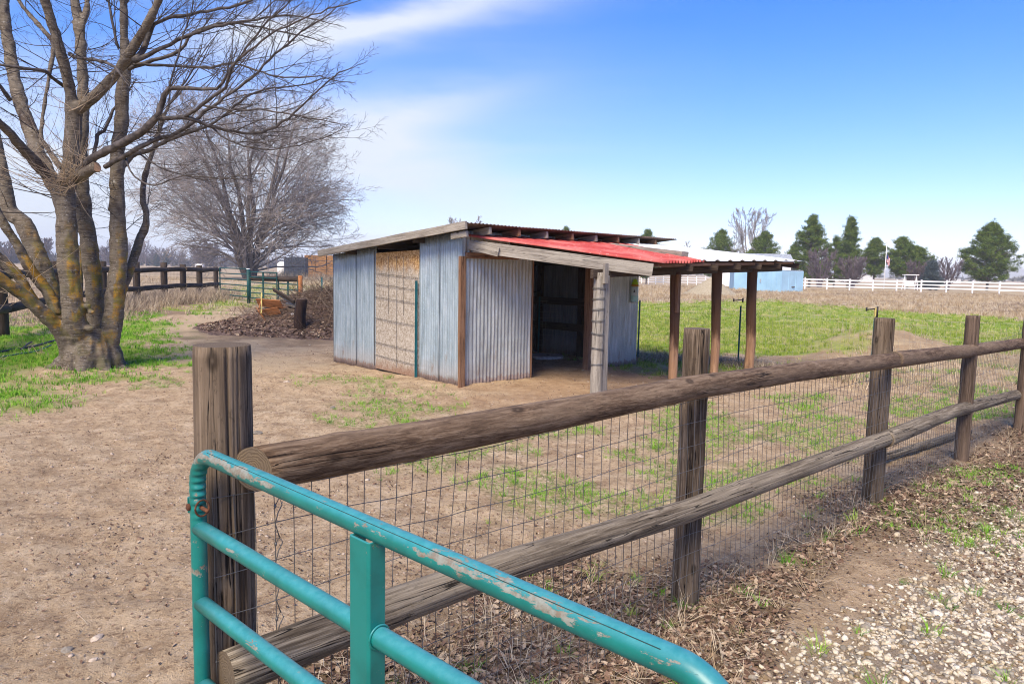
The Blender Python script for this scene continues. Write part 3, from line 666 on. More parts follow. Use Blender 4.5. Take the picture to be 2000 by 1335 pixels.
# gravel
x, y = sample(190000, 1.5, 10, 46, .8); kk = x/y > .05; x = x[kk]; y = y[kk]; P = keep(x, y, zone('gravel', x, y)*.95); P[:, 2] += .002
sc = RNG.lognormal(-4.72, .34, len(P)); sc = np.stack([sc*RNG.uniform(.9, 1.55, len(P)), sc, sc*RNG.uniform(.45, .8, len(P))], -1)
tm = [ico(0, .22, i) for i in range(8)]
g = scatter('gravel', P, tm, sc, M['stone'], tilt=.4, smooth=True); tag(g, 'pale rounded gravel of the drive', 'gravel', kind='stuff')
x, y = sample(90000, 1.4, 18, 46, 1.2); P = keep(x, y, .55*(.3+sst(.45, .65, fbm(x*.9, y*.9, 3, 171)))*(1-zone('green', x, y)))
sc = RNG.lognormal(-5.45, .50, len(P)); sc = np.stack([sc*RNG.uniform(.8, 1.5, len(P)), sc, sc*RNG.uniform(.4, .8, len(P))], -1)
g = scatter('pebbles', P, tm, sc, M['stone_dirt'], tilt=.4, smooth=True); tag(g, 'small pebbles strewn over the bare dirt', 'pebbles', kind='stuff')
# individual larger stones
tm2 = [ico(1, .22, i+40) for i in range(6)]
for i, (px, py, sz, lab) in enumerate([(500, 843, .055, 'pale flat rock just right of the big corner post'), (190, 1247, .030, 'largest pale stone of the cluster in the dirt at lower left'),
        (132, 1272, .030, 'flat light stone left of the cluster in the lower left dirt'), (184, 1290, .020, 'narrow stone below the lower left cluster'), (1200, 1170, .028, 'tan stone in the leaf litter right of the first brace post'),
        (1133, 893, .035, 'white stone seen through the wire below the top rail'), (650, 797, .045, 'grey broken rock in the yard below the shed corner'), (560, 748, .05, 'small flat rock in the yard near the plywood door')]):
    p = G(px, py); V, F = tm2[i % 6]; V = V*np.array([1.25, .85, .5])*sz*.8
    o = obj_raw('rock', mesh_np('rock', V, F, False, {'tint': np.full(len(V), .9)}), M['stone_dirt'] if i % 2 else M['stone']); o.location = (p.x, p.y, Tz(p.x, p.y)+sz*.05); o.rotation_euler.z = i*1.3
    tag(o, lab, 'rock', 'loose rocks in the yard')

# ------------------------------------------------------------------ foreground rail fence
f0 = thing('rail_fence', 'brown round-rail fence with wire mesh running from the corner post to the right', 'fence', (0, 0, 0))
B1, B2, B3, B4 = G(1337, 1172), G(1703, 972), G(1877, 895), G(1992, 840)
fd = (B2-B1).normalized(); fn = Vector((fd.y, -fd.x, 0))     # towards the camera side
if fn.y > 0: fn = -fn
def on_line(px):
    r = ray(px, 800); k = r.x/r.y; s2 = (B1.x-k*B1.y)/(k*fd.y-fd.x); return B1+fd*s2
B0 = on_line(436)
B5 = B4+(B4-B3); B6 = B5+(B4-B3)
def ht(px, py, B): return D(px, py, B.y).z
posts = [(B0, ht(437, 673, B0), .0735, 'post', 'thick corner post with a sawn top and a long check'), (B1, ht(1357, 641, B1), .064, 'post', None), (B2, ht(1722, 621, B2), .070, 'post', None),
         (B3, ht(1897, 616, B3), .058, 'post_dark', None), (B4, ht(2010, 610, B4), .06, 'post_dark', None), (B5, 1.3, .06, 'post', None), (B6, 1.3, .06, 'post', None)]
for B, h_, r_, m_, lab in posts:
    log('post', [B+Vector((0, 0, -.15)), B+Vector((0, 0, h_))], [r_*1.03, r_*.97], M[m_], f0, n=150, wob=.02, step=.03, label=lab, checks=((3.62, .20, .032), (3.15, .05, .03), (4.05, .06, .03), (3.9, .04, .025), (2.7, .05, .03)) if r_ > .072 else ((3.3, .06, .03), (3.9, .07, .03), (2.9, .05, .03)))
def dseg(px, py, B, off):        # point on the camera side of the post line seen at (px,py)
    r = ray(px, py); o_ = B1+fn*off; # intersect ray with vertical plane through o_ along fd
    s2 = (o_.dot(fn)-0)/(r.x*fn.x+r.y*fn.y); return Vector((r.x*s2, r.y*s2, H+r.z*s2))
RO = .12
top = [dseg(494, 916, 0, RO), dseg(900, 844, 0, RO), dseg(1150, 797, 0, RO), dseg(1350, 757, 0, RO), dseg(1540, 728, 0, RO), dseg(1760, 702, 0, RO)]
log('rail', top, [.058, .057, .056, .054, .053, .053], M['pole'], f0, n=40, wob=.02, step=.04, knots=7, cut=.42, label='top rail nearest the camera, dark brown with a sawn end')
log('rail', [dseg(1745, 702, 0, RO), dseg(1890, 685, 0, RO), dseg(2010, 668, 0, RO), dseg(2200, 648, 0, RO)], [.058, .056, .056, .055], M['pole'], f0, wob=.015, step=.05, knots=4)
log('rail', [dseg(440, 1316, 0, RO), dseg(760, 1187, 0, RO), dseg(1000, 1100, 0, RO), dseg(1337, 999, 0, RO), dseg(1550, 920, 0, RO), dseg(1742, 851, 0, RO)], [.060, .056, .053, .052, .050, .052], M['pole_grey'], f0, n=110, checks=((1.25, .09, .035), (.75, .07, .03), (1.7, .05, .03), (.35, .06, .03)), wob=.03, step=.04, knots=6, label='lower rail nearest the camera, grey and cracked')
log('rail', [dseg(1728, 858, 0, RO), dseg(1860, 803, 0, RO), dseg(2010, 764, 0, RO), dseg(2200, 722, 0, RO)], [.060, .055, .052, .05], M['pole_grey'], f0, wob=.03, step=.05, knots=4)
# fallen pole at the foot of the fence far right
log('rail', [G(1700, 905)+Vector((0, 0, .02)), G(1890, 850)+Vector((0, 0, .04))], [.035, .04], M['pole_grey'], f0, wob=.04, label='old pole lying along the foot of the wire')
# woven wire: verticals every 5 cm, horizontals every 10 cm
def wmesh(A, dirv, L, nrm, z0, z1, dv, dh, r_, amp, posts_at=(), knots=True, seed=1, segv=10, sink=0):
    rg = random.Random(seed); lines = []; K = []
    def off(s2, z): return amp*math.sin(s2*1.9+z*2.1+seed)+amp*.6*math.sin(s2*5.3+seed*2+z*3)+amp*.35*mnoise.noise(Vector((s2*2.3, z*3, seed)))*2
    def slip(s2, z): return amp*.9*mnoise.noise(Vector((s2*.9+31, z*2.2, seed)))*2
    def P_(s2, z):
        b = A+dirv*(s2+slip(s2, z))+nrm*off(s2, z); return (b.x, b.y, z+.008*math.sin(s2*2.7+z*9)+.006*mnoise.noise(Vector((s2*6, z*9, seed*2))))
    ns = int(L/dv); nz = int((z1-z0)/dh)
    for i in range(ns+1):
        s2 = i*dv; lines.append(([P_(s2, z0+(z1-z0)*k/segv) for k in range(segv+1)], r_, r_))
    for k in range(nz+1):
        z = z1-k*dh; s2 = 0; pts = []
        m_ = int(L/(dv*1.0))
        for i in range(m_+1):
            pts.append(P_(i*dv, z))
            if knots: K.append(P_(i*dv, z))
        for c in range(0, m_, 12):
            seg = pts[c:c+13]
            if len(seg) > 1: lines.append((seg, r_, r_))
    V, F = tubes_np(lines, 4)
    if knots and K:
        oc = np.array([(1, 0, 0), (-1, 0, 0), (0, 1, 0), (0, -1, 0), (0, 0, 1.5), (0, 0, -1.5)])*r_*2.3; of = np.array([(0, 2, 4, 4), (2, 1, 4, 4), (1, 3, 4, 4), (3, 0, 4, 4), (2, 0, 5, 5), (1, 2, 5, 5), (3, 1, 5, 5), (0, 3, 5, 5)])[:, :3]
        KP = np.array(K); KV = (KP[:, None]+oc[None]).reshape(-1, 3); KF = (of[None]+(np.arange(len(KP))*6)[:, None, None]).reshape(-1, 3)+len(V)
        return np.concatenate([V, KV]), [F, KF]
    return V, [F]
RW = .082
A0 = B0+fn*RW-fd*.06
V, F = wmesh(A0, fd, (B6-B0).length, fn, .02, 1.03, .055, .105, .0013, .009, seed=3)
o = obj_raw('wire_mesh', mesh_np('wire_mesh', V, F, True), M['wire_dark'], f0)
# loose wire ends twisted beside the corner post
mb = MB()
for k in range(9):
    z = .98-k*.105; p = B0+fn*RW+fd*.10+Vector((0, 0, z)); mb.tube([p, p+fd*.012+Vector((0, 0, .02)), p+fd*.02, p+fd*.008-Vector((0, 0, .02)), p+fd*.0-Vector((0, 0, .05)), p+fd*.012-Vector((0, 0, .09))], .0016, 5)
    mb.ball(p, .004, (1, 1, 1.4))
mb.build('wire_twists', M['wire_dark'], f0, True)

# ------------------------------------------------------------------ teal tube gate
GL = D(386, 882, 1.72); gz = GL.z; GRt = G(1200, 1240, gz)
gd = (GRt-GL); gd.z = 0; gd.normalize(); gn = Vector((gd.y, -gd.x, 0))
tg = thing('tube_gate', 'teal tubular steel gate with chipped paint in the foreground', 'gate', (GL.x, GL.y, 0))
GE = G(1470, 1352, gz); GLEN = (GE-GL).length-.02; rt = .0193
P0 = GL-gd*.005
def gp(s2, dz): return P0+gd*s2+Vector((0, 0, dz))
W = GLEN+.02; cr = .085; pts = []; rad = []
zb = .12-gz
pts.append(gp(0, zb+cr))
zz_ = list(np.linspace(zb+cr, -.21, 18))+list(np.linspace(-.208, -cr, 44))
for z in zz_[1:]: pts.append(gp(0, z))
for k in range(1, 33):
    a = math.pi/2*k/32; pts.append(gp(cr-cr*math.cos(a), -cr+cr*math.sin(a)))
for s2 in np.linspace(cr, W-cr, 30)[1:]: pts.append(gp(s2, 0))
for k in range(1, 15):
    a = math.pi/2*k/14; pts.append(gp(W-cr+cr*math.sin(a), -cr+cr*math.cos(a)))
for z in np.linspace(-cr, zb+cr, 16)[1:]: pts.append(gp(W, z))
for k in range(1, 9):
    a = math.pi/2*k/8; pts.append(gp(W-cr+cr*math.cos(a), zb+cr-cr*math.sin(a)))
for s2 in np.linspace(W-cr, cr, 12)[1:]: pts.append(gp(s2, zb))
for k in range(1, 9):
    a = math.pi/2*k/8; pts.append(gp(cr-cr*math.sin(a), zb+cr-cr*math.cos(a)))
# dense resample near the crimped bend for the wrinkles
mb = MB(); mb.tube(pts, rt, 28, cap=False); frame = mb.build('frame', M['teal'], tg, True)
me = frame.data
for v in me.vertices:      # crimp wrinkles on the inside of the upper bend
    p = v.co
    s2 = p.x*gd.x+p.y*gd.y; dz = p.z-gz
    if -.19 < dz < -.02 and s2 < .09:
        t_ = max(0, min(1, 1.3-abs(dz+.10)/.075)); inner = max(0, (s2-0)/rt)
        k = .0026*math.sin(dz*2*math.pi/.0185)*t_*(.35+.65*min(1, max(0, inner+.4))); p.x += gd.x*k; p.y += gd.y*k; p.z += -k*.5
sub = frame.modifiers.new('sub', 'SUBSURF'); sub.levels = 1; sub.render_levels = 1
def tube_part(name, a, b, r_, mat, par, n=24, label=None):
    mb = MB(); a = Vector(a); b = Vector(b); mb.tube([a+(b-a)*k/10 for k in range(11)], r_, n); o = mb.build(name, mat, par, True)
    if label: o['label'] = label
    return o
SB = (G(716, 1030, gz)-P0).dot(gd)      # brace position
for k, dz in enumerate((-.192, -.385, -.60, -.83)):
    tube_part('crossbar', gp(rt*.3, dz), gp(W-rt*.3, dz), rt, M['teal'], tg)
mb = MB()       # folded channel brace
bw = .031; bt = .0095
for (x0, x1, y0, y1) in ((-bw, bw, bt, bt+.004), ):
    pass
prof = [(-bw, -.014), (-bw, .0185), (-bw+.006, .022), (bw-.006, .022), (bw, .0185), (bw, -.014), (bw-.004, -.014), (bw-.004, .0165), (-bw+.004, .0165), (-bw+.004, -.014)]
vs = []
for dz in np.linspace(-.016, zb+.01, 30):
    for a, b in prof:
        q = gp(SB+a, dz)+gn*b; vs.append(q)
n_ = len(prof)
mb.add(vs, [(i*n_+j, i*n_+(j+1) % n_, (i+1)*n_+(j+1) % n_, (i+1)*n_+j) for i in range(29) for j in range(n_)]+[tuple(range(n_-1, -1, -1)), tuple(29*n_+j for j in range(n_))])
o = mb.build('brace', M['teal'], tg, False, .0015); o['label'] = 'wide upright channel brace'
for k, dz in enumerate((-.192, -.385)):
    mb = MB(); c = gp(SB+bw+.002, dz); ring = [c+gn*(math.cos(t)*(rt+.002))+Vector((0, 0, math.sin(t)*(rt+.002))) for t in np.linspace(0, 2*math.pi, 25)]
    mb.tube(ring, .0022, 8, False); mb.build('weld', M['teal'], tg, True)
mb = MB(); sm_ = gn*(rt*.62)+Vector((0, 0, rt*.80)); mb.tube([gp(s2, 0)+sm_ for s2 in np.linspace(cr, W-cr*1.2, 40)], .0007, 5); mb.build('weld_seam', M['seam'], tg, True)
# chain bracket and bolt on the upright
mb = MB(); c = gp(0, -.137); mb.box(c-gd*.012+gn*.012, (.03, .006, .040), math.atan2(gd.y, gd.x)); mb.box(c-gd*.021, (.005, .034, .040), math.atan2(gd.y, gd.x))
o = mb.build('latch_bracket', M['teal'], tg, False, .0015)
mb = MB(); mb.tube([c+gd*.0+gn*.024-gd*.006, c+gn*.016-gd*.006], .009, 12); mb.tube([c+gd*.012, c+gd*.055], .005, 10)
ring = [c+gd*.024+gn*(math.cos(t)*.017)+Vector((0, 0, math.sin(t)*.02)) for t in np.linspace(0, 2*math.pi, 21)]; mb.tube(ring, .0025, 8, False)
mb.build('bolt', M['rust'], tg, True)

# ------------------------------------------------------------------ the shed
C0 = G(900, 754); CR_ = G(1241, 710); CL_ = G(664, 703)
su = (CR_-C0).normalized(); so_ = Vector((su.y, -su.x, 0)); SL = (CR_-C0).length; SD = abs((CL_-C0).dot(so_))
def sp(a, o_, z): return C0+su*a+so_*o_+Vector((0, 0, z))      # a along the front, o_ outwards
shed = thing('metal_shed', 'grey corrugated metal animal shed with plywood panel and lean-to roof', 'shed', C0)
def zroof(o_): return 2.205+(o_-.35)*(.345/(SD+.35))
def sheet(name, fa, fb, mat, pitch, amp, ztop, zbot=-.02, dents=0, nz=14, thick=0, par=None, label=None, seed=0, rib=False, smp=8):
    """vertical corrugated sheet from ground point fa to fb; ztop(t) gives its top"""
    L = (fb-fa).length; nx = max(4, int(L/pitch*smp)); d = (fb-fa).normalized(); nrm = Vector((d.y, -d.x, 0)); V = []
    for k in range(nz+1):
        for i in range(nx+1):
            x_ = L*i/nx; z1_ = ztop(x_/L); zb_ = zbot+(.03*mnoise.noise(Vector((x_*9, seed, 0)))); z = zb_+(z1_-zb_)*k/nz
            if rib: q = amp*(1 if (x_/pitch) % 1 < .22 else 0)
            else: q = amp*math.sin(2*math.pi*x_/pitch)
            if dents:
                nz_ = mnoise.noise(Vector((x_*2.3+seed, z*1.2, seed*.7))); q += dents*nz_+dents*.45*mnoise.noise(Vector((x_*9+seed, z*6, 3)))
                q *= 1
            V.append((x_, q, z))
    F = [(k*(nx+1)+i, k*(nx+1)+i+1, (k+1)*(nx+1)+i+1, (k+1)*(nx+1)+i) for k in range(nz) for i in range(nx)]
    me = mesh_np(name, np.array(V), np.array(F), True); o = obj_raw(name, me, mat, par)
    o.location = fa-offset_of(par); o.rotation_euler.z = math.atan2(d.y, d.x)
    m = o.modifiers.new('solid', 'SOLIDIFY'); m.thickness = .0012
    if label: o['label'] = label
    return o
# end wall (left face): from back-left corner to front corner; outside is to the left/front
def endp(i): return sp(0, -i, 0)
fr = lambda px: (lambda r: (r.x/r.y))(ray(px, 730))
def end_i(px):          # inward distance of the end wall seen at column px
    k = fr(px); return (C0.x-k*C0.y)/(so_.x-k*so_.y)
def front_a(px):
    k = fr(px); return (C0.x-k*C0.y)/(k*su.y-su.x)
i735, i818 = end_i(735), end_i(818)
zt = lambda i: zroof(-i)-.05
sheet('wall_panel', endp(SD), endp(i735), M['galv_end'], .052, .007, lambda t: zt(SD+(i735-SD)*t), rib=False, par=shed, label='ribbed galvanised sheet left of the plywood panel', seed=1)
sheet('wall_panel', endp(i818), endp(0), M['galv_end'], .052, .007, lambda t: zt(i818*(1-t)), par=shed, label='ribbed galvanised sheet right of the plywood panel', seed=2)
for ii in (end_i(697), end_i(858)):      # dark lap joints
    mb = MB(); c = endp(ii)-su*.012; mb.box((c.x, c.y, zt(ii)/2), (.006, .006, zt(ii)-.05), 0); mb.build('lap_joint', M['black'], shed)
# plywood
d_ = (endp(i818)-endp(i735)); Lp = d_.length; ang = math.atan2(d_.y, d_.x)
mb = MB(); zl, zr = zt(i735)-.0, zt(i818)-.0
mb.add([(0, -.012, .02), (Lp, -.012, .0), (Lp, .0, .0), (0, .0, .02), (0, -.012, zl-.10), (Lp, -.012, zr-.16), (Lp, 0, zr-.16), (0, 0, zl-.10)], [(3, 2, 1, 0), (4, 5, 6, 7), (0, 1, 5, 4), (1, 2, 6, 5), (2, 3, 7, 6), (3, 0, 4, 7)])
o = mb.build('plywood_panel', M['osb']); o.parent = shed; o.location = endp(i735)-offset_of(shed); o.rotation_euler.z = ang
dn = Vector((-so_.x, -so_.y, 0)); en = -su      # outward normal of the end wall
mb = MB()       # stock panel of welded wire over the plywood
for zq in (.22, .42, .80, 1.13, 1.33, 1.50):
    mb.tube([endp(i735)+en*.03+Vector((0, 0, zq+.02)), endp((i735+i818)/2)+en*.034+Vector((0, 0, zq-.005)), endp(i818)+en*.03+Vector((0, 0, zq-.03))], .004, 6)
for t in (.33, .52, .68):
    p = endp(i735+(i818-i735)*t)+en*.027; mb.tube([p+Vector((0, 0, .1 if t == .52 else .9)), p+Vector((0, 0, 1.78))], .0028, 6)
mb.build('wire_panel', M['wire_dark'], shed, True)
p = endp(i818)+en*.05; mb = MB(); mb.box((p.x, p.y, .68), (.03, .012, 1.5), ang); mb.box((p.x+en.x*.012, p.y+en.y*.012, .68), (.006, .03, 1.5), ang); mb.build('t_post', M['tpost'], shed)
mb = MB(); mb.box(((endp(i735+.03)).x+en.x*.01, (endp(i735+.03)).y+en.y*.01, zl/2), (.008, .02, zl-.12), ang); mb.build('lap_joint', M['wire_dark'], shed)
# front wall
a1035 = front_a(1035); a1145 = front_a(1146); a1187 = front_a(1185)
zf = lambda t: zroof(0)-.045
sheet('wall_panel', sp(0, 0, 0), sp(a1035, 0, 0), M['galv_front'], .068, .010, zf, dents=.014, nz=44, par=shed, label='dented corrugated sheet left of the doorway', seed=4)
sheet('wall_panel', sp(a1187, 0, 0), sp(SL, 0, 0), M['galv_front'], .068, .011, zf, dents=.006, nz=20, par=shed, label='corrugated sheet right of the doorway', seed=5)
sheet('wall_panel', sp(a1035, 0, 1.84), sp(a1187, 0, 1.84), M['galv_front'], .068, .010, lambda t: zroof(0)-.045-1.84, zbot=0, nz=3, par=shed, label='short corrugated strip over the doorway', seed=6)
# back and far side walls (seen from inside through the doorway)
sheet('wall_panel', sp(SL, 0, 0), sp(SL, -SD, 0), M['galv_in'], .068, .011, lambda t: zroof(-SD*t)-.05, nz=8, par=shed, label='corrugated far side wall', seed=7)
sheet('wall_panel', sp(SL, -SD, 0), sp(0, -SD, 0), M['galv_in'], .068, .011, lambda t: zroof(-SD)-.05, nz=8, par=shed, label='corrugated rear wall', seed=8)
for i_ in (.35, 1.25, 2.3): board('stud', sp(SL-.06, -i_, -.05), sp(SL-.06, -i_, zroof(-i_)-.06), .10, .09, M['timber_dark'], shed, up=so_)
for zq in (.55, 1.03, 1.78): board('girt', sp(SL-.10, -.1, zq), sp(SL-.10, -SD+.1, zq), .14, .04, M['timber_dark'], shed)
for a_ in (.5, 1.6, 2.7): board('stud', sp(a_, -SD+.06, -.05), sp(a_, -SD+.06, zroof(-SD)-.06), .09, .09, M['timber_dark'], shed, up=su)
for zq in (.6, 1.4): board('girt', sp(.05, -SD+.11, zq), sp(SL-.15, -SD+.11, zq), .12, .04, M['timber_dark'], shed)
board('door_jamb', sp(a1145+.03, -.02, -.05), sp(a1145+.03, -.02, 2.02), .11, .11, M['timber_brown'], shed, up=su)
board('door_jamb', sp(a1035+.012, -.03, -.03), sp(a1035+.012, -.03, 2.0), .022, .09, M['timber_brown'], shed, up=su)
board('corner_post', sp(-.035, .05, -.06), sp(-.05, .05, D(902, 500, C0.y).z), .095, .05, M['timber_brown'], shed, up=su, label='brown upright at the front corner')
# main roof
a0, a1 = -.24, front_a(1285)-.12; o0, o1 = -SD-.02, .36
def roof_sheet(name, cA, cB, cC, cD, pitch, amp, mat, par, label, n2=10, samp=8, rib=False, thick=.0015, droop=0):
    """cA->cB is the upper (wall) edge, cD->cC the lower; waves repeat along A->B"""
    L = ((cB-cA).length+(cC-cD).length)/2; nx = int(L/pitch*samp); V = []; F = []
    for k in range(n2+1):
        t = k/n2
        for i in range(nx+1):
            s2 = i/nx; p = (cA.lerp(cB, s2)).lerp(cD.lerp(cC, s2), t); x_ = s2*L
            if rib: fr_ = (x_/pitch) % 1; q = amp*min(1, max(0, (1-abs(fr_-.2)/.18)*1.6))
            else: q = amp*math.sin(2*math.pi*x_/pitch)
            q += .004*mnoise.noise(Vector((s2*7, t*3, L)))+droop*math.sin(s2*9)*t*t
            V.append(tuple(p+Vector((0, 0, q))-offset_of(par)))
    for k in range(n2):
        for i in range(nx): F.append((k*(nx+1)+i, k*(nx+1)+i+1, (k+1)*(nx+1)+i+1, (k+1)*(nx+1)+i))
    o = obj_raw(name, mesh_np(name, np.array(V), np.array(F), True), mat, par); m = o.modifiers.new('solid', 'SOLIDIFY'); m.thickness = thick
    if label: o['label'] = label
    return o
roof_sheet('roof', sp(a0, o0, zroof(o0)), sp(a1, o0, zroof(o0)), sp(a1, o1, zroof(o1)), sp(a0, o1, zroof(o1)), .068, .009, M['galv_roof'], shed, 'rusty corrugated main roof')
zo = lambda o_, k: zroof(o_)-k
board('fascia', sp(a0-.02, o0, zo(o0, .035)), sp(a0-.02, o1+.01, zo(o1, .03)), .105, .04, M['timber_grey'], shed, label='weathered barge board along the end of the main roof')
board('fascia', sp(a0+.03, .02, zo(.0, .13)), sp(a0+.03, o1-.02, zo(.3, .135)), .08, .04, M['timber_grey'], shed)
k = 0
for px in (961, 1018, 1072, 1122, 1168, 1211, 1251, 1284):
    r = ray(px, 455); kk = r.x/r.y; q = C0+so_*.33; a_ = (q.x-kk*q.y)/(kk*su.y-su.x)
    board('rafter', sp(a_-.03, -.9, zo(-.9, .075)), sp(a_-.03, .33, zo(.33, .075)), .095, .045, M['timber_brown'] if k % 2 else M['timber_grey'], shed); k += 1
for i_ in (.0, .9, 1.8, 2.7): board('purlin', sp(a0+.06, -i_+.03, zo(-i_, .075)), sp(a1-.05, -i_+.03, zo(-i_, .075)), .08, .04, M['timber_dark'], shed) if i_ > 0 else None
# lean-to roof
A_ = sp(.02, .03, D(918, 461, 9.8).z)
B_ = D(1300, 515, 9.14); Cc = D(1568, 511, 12.15)
Dd = sp(SL+.3, .03, 2.10)
Mu = A_.lerp(Dd, 3.45/(SL+.3)); Ml = D(1376, 512, 10.0)
roof_sheet('lean_to_roof', A_, Mu, Ml, B_, .17, .032, M['red'], shed, 'red sheets of the lean-to roof', rib=True, n2=12, droop=.006)
up_ = Vector((0, 0, .012))
roof_sheet('lean_to_roof', Mu-su*.06+up_, Dd+up_, Cc+up_, Ml-su*.08+up_, .23, .022, M['white_sheet'], shed, 'white ribbed sheets of the lean-to roof', rib=True, n2=8, samp=14)
dz = Vector((0, 0, 1))
FA = D(918, 480, A_.y-.02); FB = D(1275, 528, B_.y+.03)
board('fascia', FA+(FB-FA)*.02, FB, .160, .04, M['timber_grey'], shed, label='long grey fascia board under the red roof')
fo = Vector(((FB-FA).y, -(FB-FA).x, 0)).normalized(); fo = fo if fo.y < 0 else -fo
board('fascia', FA+fo*.045+dz*.012, FA+(FB-FA).normalized()*.42+fo*.045-dz*.03, .12, .035, M['timber_grey'], shed, label='short scarfed board at the wall end of the fascia')
board('brace_board', sp(.03, .04, 1.80), sp(1.0, .06, 1.80), .08, .05, M['timber_brown'], shed)
# outer beam and posts
LP = [G(1168, 773), G(1313, 750), G(1393, 738), G(1461, 728)]
bz = [D(1168, 538, LP[0].y).z, D(1313, 535, LP[1].y).z, D(1393, 531, LP[2].y).z, D(1461, 528, LP[3].y).z]
e1 = LP[3]+(LP[3]-LP[1])*.42; E1 = Vector((e1.x, e1.y, bz[3]+.07))
S1 = LP[0]-(LP[1]-LP[0])*.12; board('beam', Vector((S1.x, S1.y, bz[0]+.02)), Vector((LP[1].x, LP[1].y, bz[1]+.05)), .11, .05, M['timber_dark'], shed)
board('beam', Vector((LP[1].x, LP[1].y, bz[1]+.055))-fd*.12, E1, .13, .06, M['timber_dark'], shed)
for t in (.18, .34, .5, .66, .82, .99):      # rafters under the lean-to, running wall to eave
    u0 = A_.lerp(Dd, t)-dz*.07; u1 = B_.lerp(Cc, t)-dz*.075
    board('rafter', u0+(u1-u0)*.02, u0+(u1-u0)*.985, .085, .04, M['timber_dark'], shed)
for t in (.93,): board('purlin', A_.lerp(B_, t)-dz*.045+su*.1, Dd.lerp(Cc, t)-dz*.04, .04, .09, M['timber_brown'], shed)
mb = MB()
lp0 = LP[0]; log('lean_to_post', [lp0-su*.05+Vector((0, 0, -.1)), lp0-su*.045+Vector((0, 0, bz[0]+.04))], [.078, .074], M['timber_grey'], shed, wob=.03, label='grey wire-wrapped pole at the front of the lean-to')
board('lean_to_post', lp0+su*.075+Vector((0, 0, -.1)), lp0+su*.06+Vector((0, 0, bz[0])), .10, .09, M['timber_brown'] if False else M['timber_grey'], shed, up=su)
board('cleat', lp0+so_*.10-su*.05+Vector((0, 0, bz[0]-.10)), lp0+so_*.10-su*.05+Vector((0, 0, bz[0]+.16)), .08, .035, M['timber_grey'], shed, up=su)
for zq in (.42, .63, .83, 1.0, 1.14, 1.27, 1.40):
    for e in (-.012, .0):
        ring = [lp0-su*.048+Vector((math.cos(t)*.083, math.sin(t)*.083, zq+e+.012*math.sin(t+zq*7))) for t in np.linspace(0, 2*math.pi, 19)]; mb.tube(ring, .0035, 6, False)
    mb.build('wire_wrap', M['wire_dark'], shed, True); mb = MB()
for k in (1, 2, 3):
    q = LP[k]; jit = .02*(k-2)
    log('lean_to_post', [q+Vector((0, 0, -.1)), q+Vector((.012+jit*.5, .0, .5)), q+Vector((-.004, .005, 1.0)), q+Vector((-.02, 0, bz[k]+.03))], [.062, .066, .072, .078] if k < 3 else [.075, .077, .078, .08], M['timber_red'], shed, wob=.025, knots=2)
board('splice_board', LP[1]+fn*.06-su*.05+Vector((0, 0, 1.05)), LP[1]+fn*.06-su*.06+Vector((0, 0, bz[1]-.0)), .05, .05, M['timber_brown'], shed, up=su)
# plank lying on the roof
pl = thing('roof_plank', 'grey plank lying loose on top of the lean-to roof', 'plank', D(1265, 492, 10.9))
board('plank', D(1196, 482, 11.3)+dz*.02, D(1338, 501, 10.25)+dz*.03, .07, .16, M['timber_grey'], pl, up=dz)

# concrete disc and oddments in the shed
pc = G(1068, 699); cdsc = thing('concrete_disc', 'round grey concrete lid lying on the dirt floor of the shed', 'concrete lid', (pc.x, pc.y, Tz(pc.x, pc.y)))
mb = MB(); mb.tube([pc+Vector((0, 0, z)) for z in (-.02, .05, .062)], [.31, .31, .295], 48); o = mb.build('disc', M['concrete'], cdsc, False)
mb = MB(); mb.tube([pc+Vector((.02, .0, z)) for z in (.062, .068)], [.03, .025], 14); mb.build('lifting_hole', M['black'], cdsc)

# ------------------------------------------------------------------ field wire fence with steel T-posts
ff = thing('wire_field_fence', 'fine wire field fence on dark green steel T-posts behind the lean-to', 'fence', (0, 0, 0))
T1 = D(1246, 690, 13.35); T1 = Vector((T1.x, T1.y, 0)); T2 = G(1441, 713); T3 = T2+(T2-T1)*.98; T3 = Vector((D(1703, 700, 10.6).x, 10.6, 0)); T4 = B5+Vector((.1, .4, 0)); T0 = T1+(T1-T2)*1.1
def tpost(P, h_, lab=None, cap=False, par=ff):
    mb = MB(); mb.box((P.x, P.y, h_/2-.1), (.034, .006, h_+.2), .4); mb.box((P.x+.002, P.y-.012, h_/2-.1), (.006, .02, h_+.2), .4)
    o = mb.build('t_post', M['tpost'], par)
    if cap:
        m2 = MB(); m2.box((P.x, P.y, h_+.05), (.022, .022, .16)); m2.build('post_tip', M['yellow'], o)
    m2 = MB(); z = h_+(.11 if cap else .10); m2.tube([(P.x-.13, P.y, z-.01), (P.x+.02, P.y, z+.01)], .008, 8); m2.tube([(P.x-.13, P.y, z-.03), (P.x-.13, P.y, z+.025)], .012, 8); m2.tube([(P.x+.03, P.y, z-.04 if not cap else z-.12), (P.x+.03, P.y, z+.04)], .014, 8); m2.build('insulator', M['black'], o, True)
    return o
h2 = D(1443, 597, T2.y).z
tpost(T2, h2); tpost(T3, D(1700, 618, T3.y).z, cap=True); tpost(T0, 1.1)
for a_, b_, sd_ in ((T0, T1, 1), (T1, T2, 2), (T2, T3, 3), (T3, T4, 4)):
    d2 = (b_-a_); L2 = d2.length; d2.normalize(); V, F = wmesh(a_, d2, L2, Vector((d2.y, -d2.x, 0)), .02, 1.02, .07, .11, .0011, .01, knots=False, seed=sd_+20, segv=6)
    obj_raw('wire_mesh', mesh_np('wire_mesh', V, F, True), M['wire'], ff)
mb = MB(); q = T1; mb.box((q.x, q.y, .5), (.03, .008, 1.2), .4); mb.build('t_post', M['tpost'], ff)
